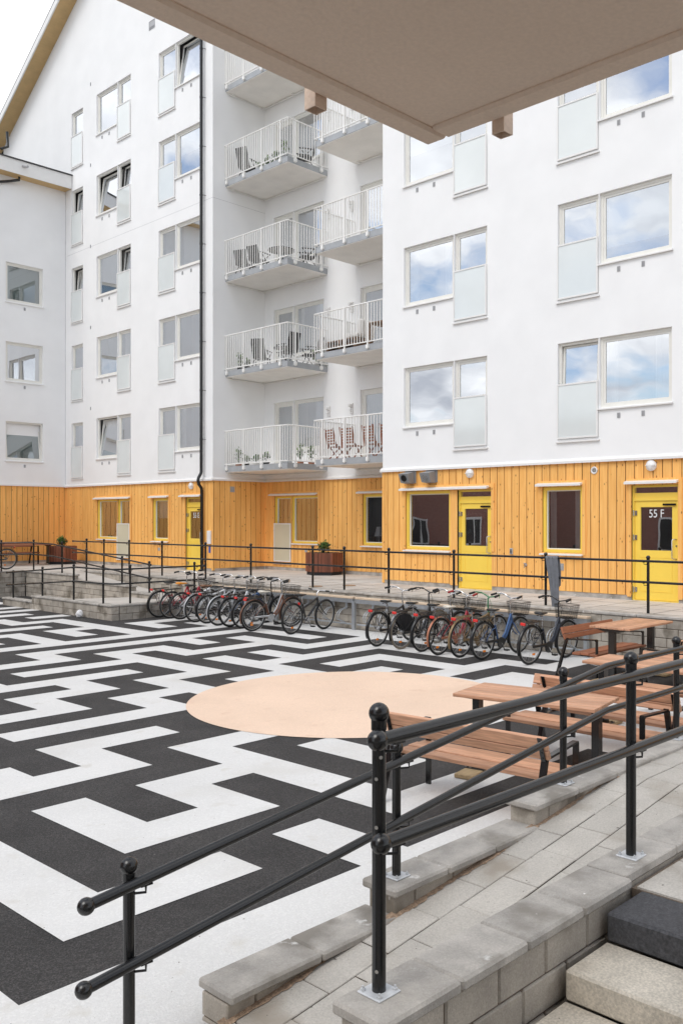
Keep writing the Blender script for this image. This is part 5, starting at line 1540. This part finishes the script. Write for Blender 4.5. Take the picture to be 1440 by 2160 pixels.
# second right balcony: pallet sofa and table
t = thing('pallet_sofa', 'brown pallet sofa with white cushions on the second right balcony', 'sofa', (17.85, 18.4, zr_(1)))
q = MB()
for zz in (0, .14, .28):
    for k in range(6): q.box(-.35, .35, -.62 + k * .21, -.62 + k * .21 + .15, zz + .09, zz + .115)
    for y_ in (-.6, 0, .5): q.box(-.35, .35, y_, y_ + .1, zz, zz + .088)
part(q, 'pallet_base', 'pallet', t)
q = MB(); q.cbox(-.3, .35, -.6, .0, .4, .54, .03); part(q, 'cushion', 'cushion', t)
q = MB(); q.cbox(-.3, .32, -.62, -.45, .545, 1.0, .05, 0, Matrix.Rotation(R(10), 4, 'X')); part(q, 'cushion', 'cushion', t)
t = thing('pallet_table', 'brown slatted table at the right end of the second right balcony', 'table', (17.8, 16.9, zr_(1)))
q = MB()
for k in range(6): q.box(-.35, .35, -.42 + k * .14, -.42 + k * .14 + .11, .66, .69)
part(q, 'tabletop', 'pallet', t)
for sx_ in (-1, 1):
    for sy_ in (-1, 1): q = MB(); q.box(sx_ * .3 - .03, sx_ * .3 + .03, sy_ * .36 - .03, sy_ * .36 + .03, 0, .66); part(q, 'leg', 'pallet', t)

# ------------------------------------------------------------------ loose things
# grey garment hung over the deck railing
q = MB(); nu, nv = 22, 30; yc = 9.50; rnd = random.Random(8)
xr_ = XR - off
def cl(u, v, side):
    wd = .26 * (1 - .62 * max(0, v - .15)) ; yy = yc - .05 * v + wd * (u - .5) * (1.0) - .04 * math.sin(v * 2)
    fold = .020 * math.sin(u * 19 + v * 2.2) * (.25 + v) + .012 * math.sin(u * 41 + 2)
    z_ = 1.785 - v * (1.06 if side < 0 else .55) * (1 + .05 * math.sin(u * 7))
    return (xr_ + side * (.028 + .01 * v) + fold * .8, yy, z_)
for side in (-1, 1):
    vs = [cl(i / nu, j / nv, side) for j in range(nv + 1) for i in range(nu + 1)]
    q.add(vs, [(j * (nu + 1) + i, j * (nu + 1) + i + 1, (j + 1) * (nu + 1) + i + 1, (j + 1) * (nu + 1) + i) for j in range(nv) for i in range(nu)], 0, True)
top = []
for i in range(nu + 1):
    a, b_ = Vector(cl(i / nu, 0, -1)), Vector(cl(i / nu, 0, 1)); top += [a, (a + b_) / 2 + Vector((0, 0, .012)), b_]
q.add(top, [(3 * i + k, 3 * i + k + 1, 3 * i + k + 4, 3 * i + k + 3) for i in range(nu) for k in range(2)], 0, True)
o = q.build('garment', 'cloth', None, (xr_, yc, 1.78)); tag(o, 'grey piece of clothing hung over the deck railing', 'clothing')
sm = o.modifiers.new('thickness', 'SOLIDIFY'); sm.thickness = .012
# crumpled paper
q = MB(); rnd = random.Random(2); q.ball((11.28, 21.42, .09), .10, 12, 8)
q.v = [(11.28 + (x - 11.28) * rnd.uniform(.7, 1.1), 21.42 + (y - 21.42) * rnd.uniform(.75, 1.2), max(.006, .09 + (z - .09) * rnd.uniform(.85, 1.15))) for x, y, z in q.v]; q.sm = [False] * len(q.sm)
o = q.build('crumpled_bag', 'paper', None, (11.28, 21.42, 0)); tag(o, 'crumpled white bag on the asphalt at the foot of the left ramp wall', 'litter')
for x, y, lb in ((14.95, 16.6, 'rusty round cover in the deck near the black mountain bicycle'), (15.7, 16.2, 'rusty round cover in the deck closer to the orange wall')):
    q = MB(); q.cyl((x, y, ZD + .001), (x, y, ZD + .008), .16, 24); q.ring((x, y, ZD + .006), .16, .008, 'z', 24, 6)
    o = q.build('drain_cover', 'rust', None, (x, y, ZD)); tag(o, lb, 'drain cover')
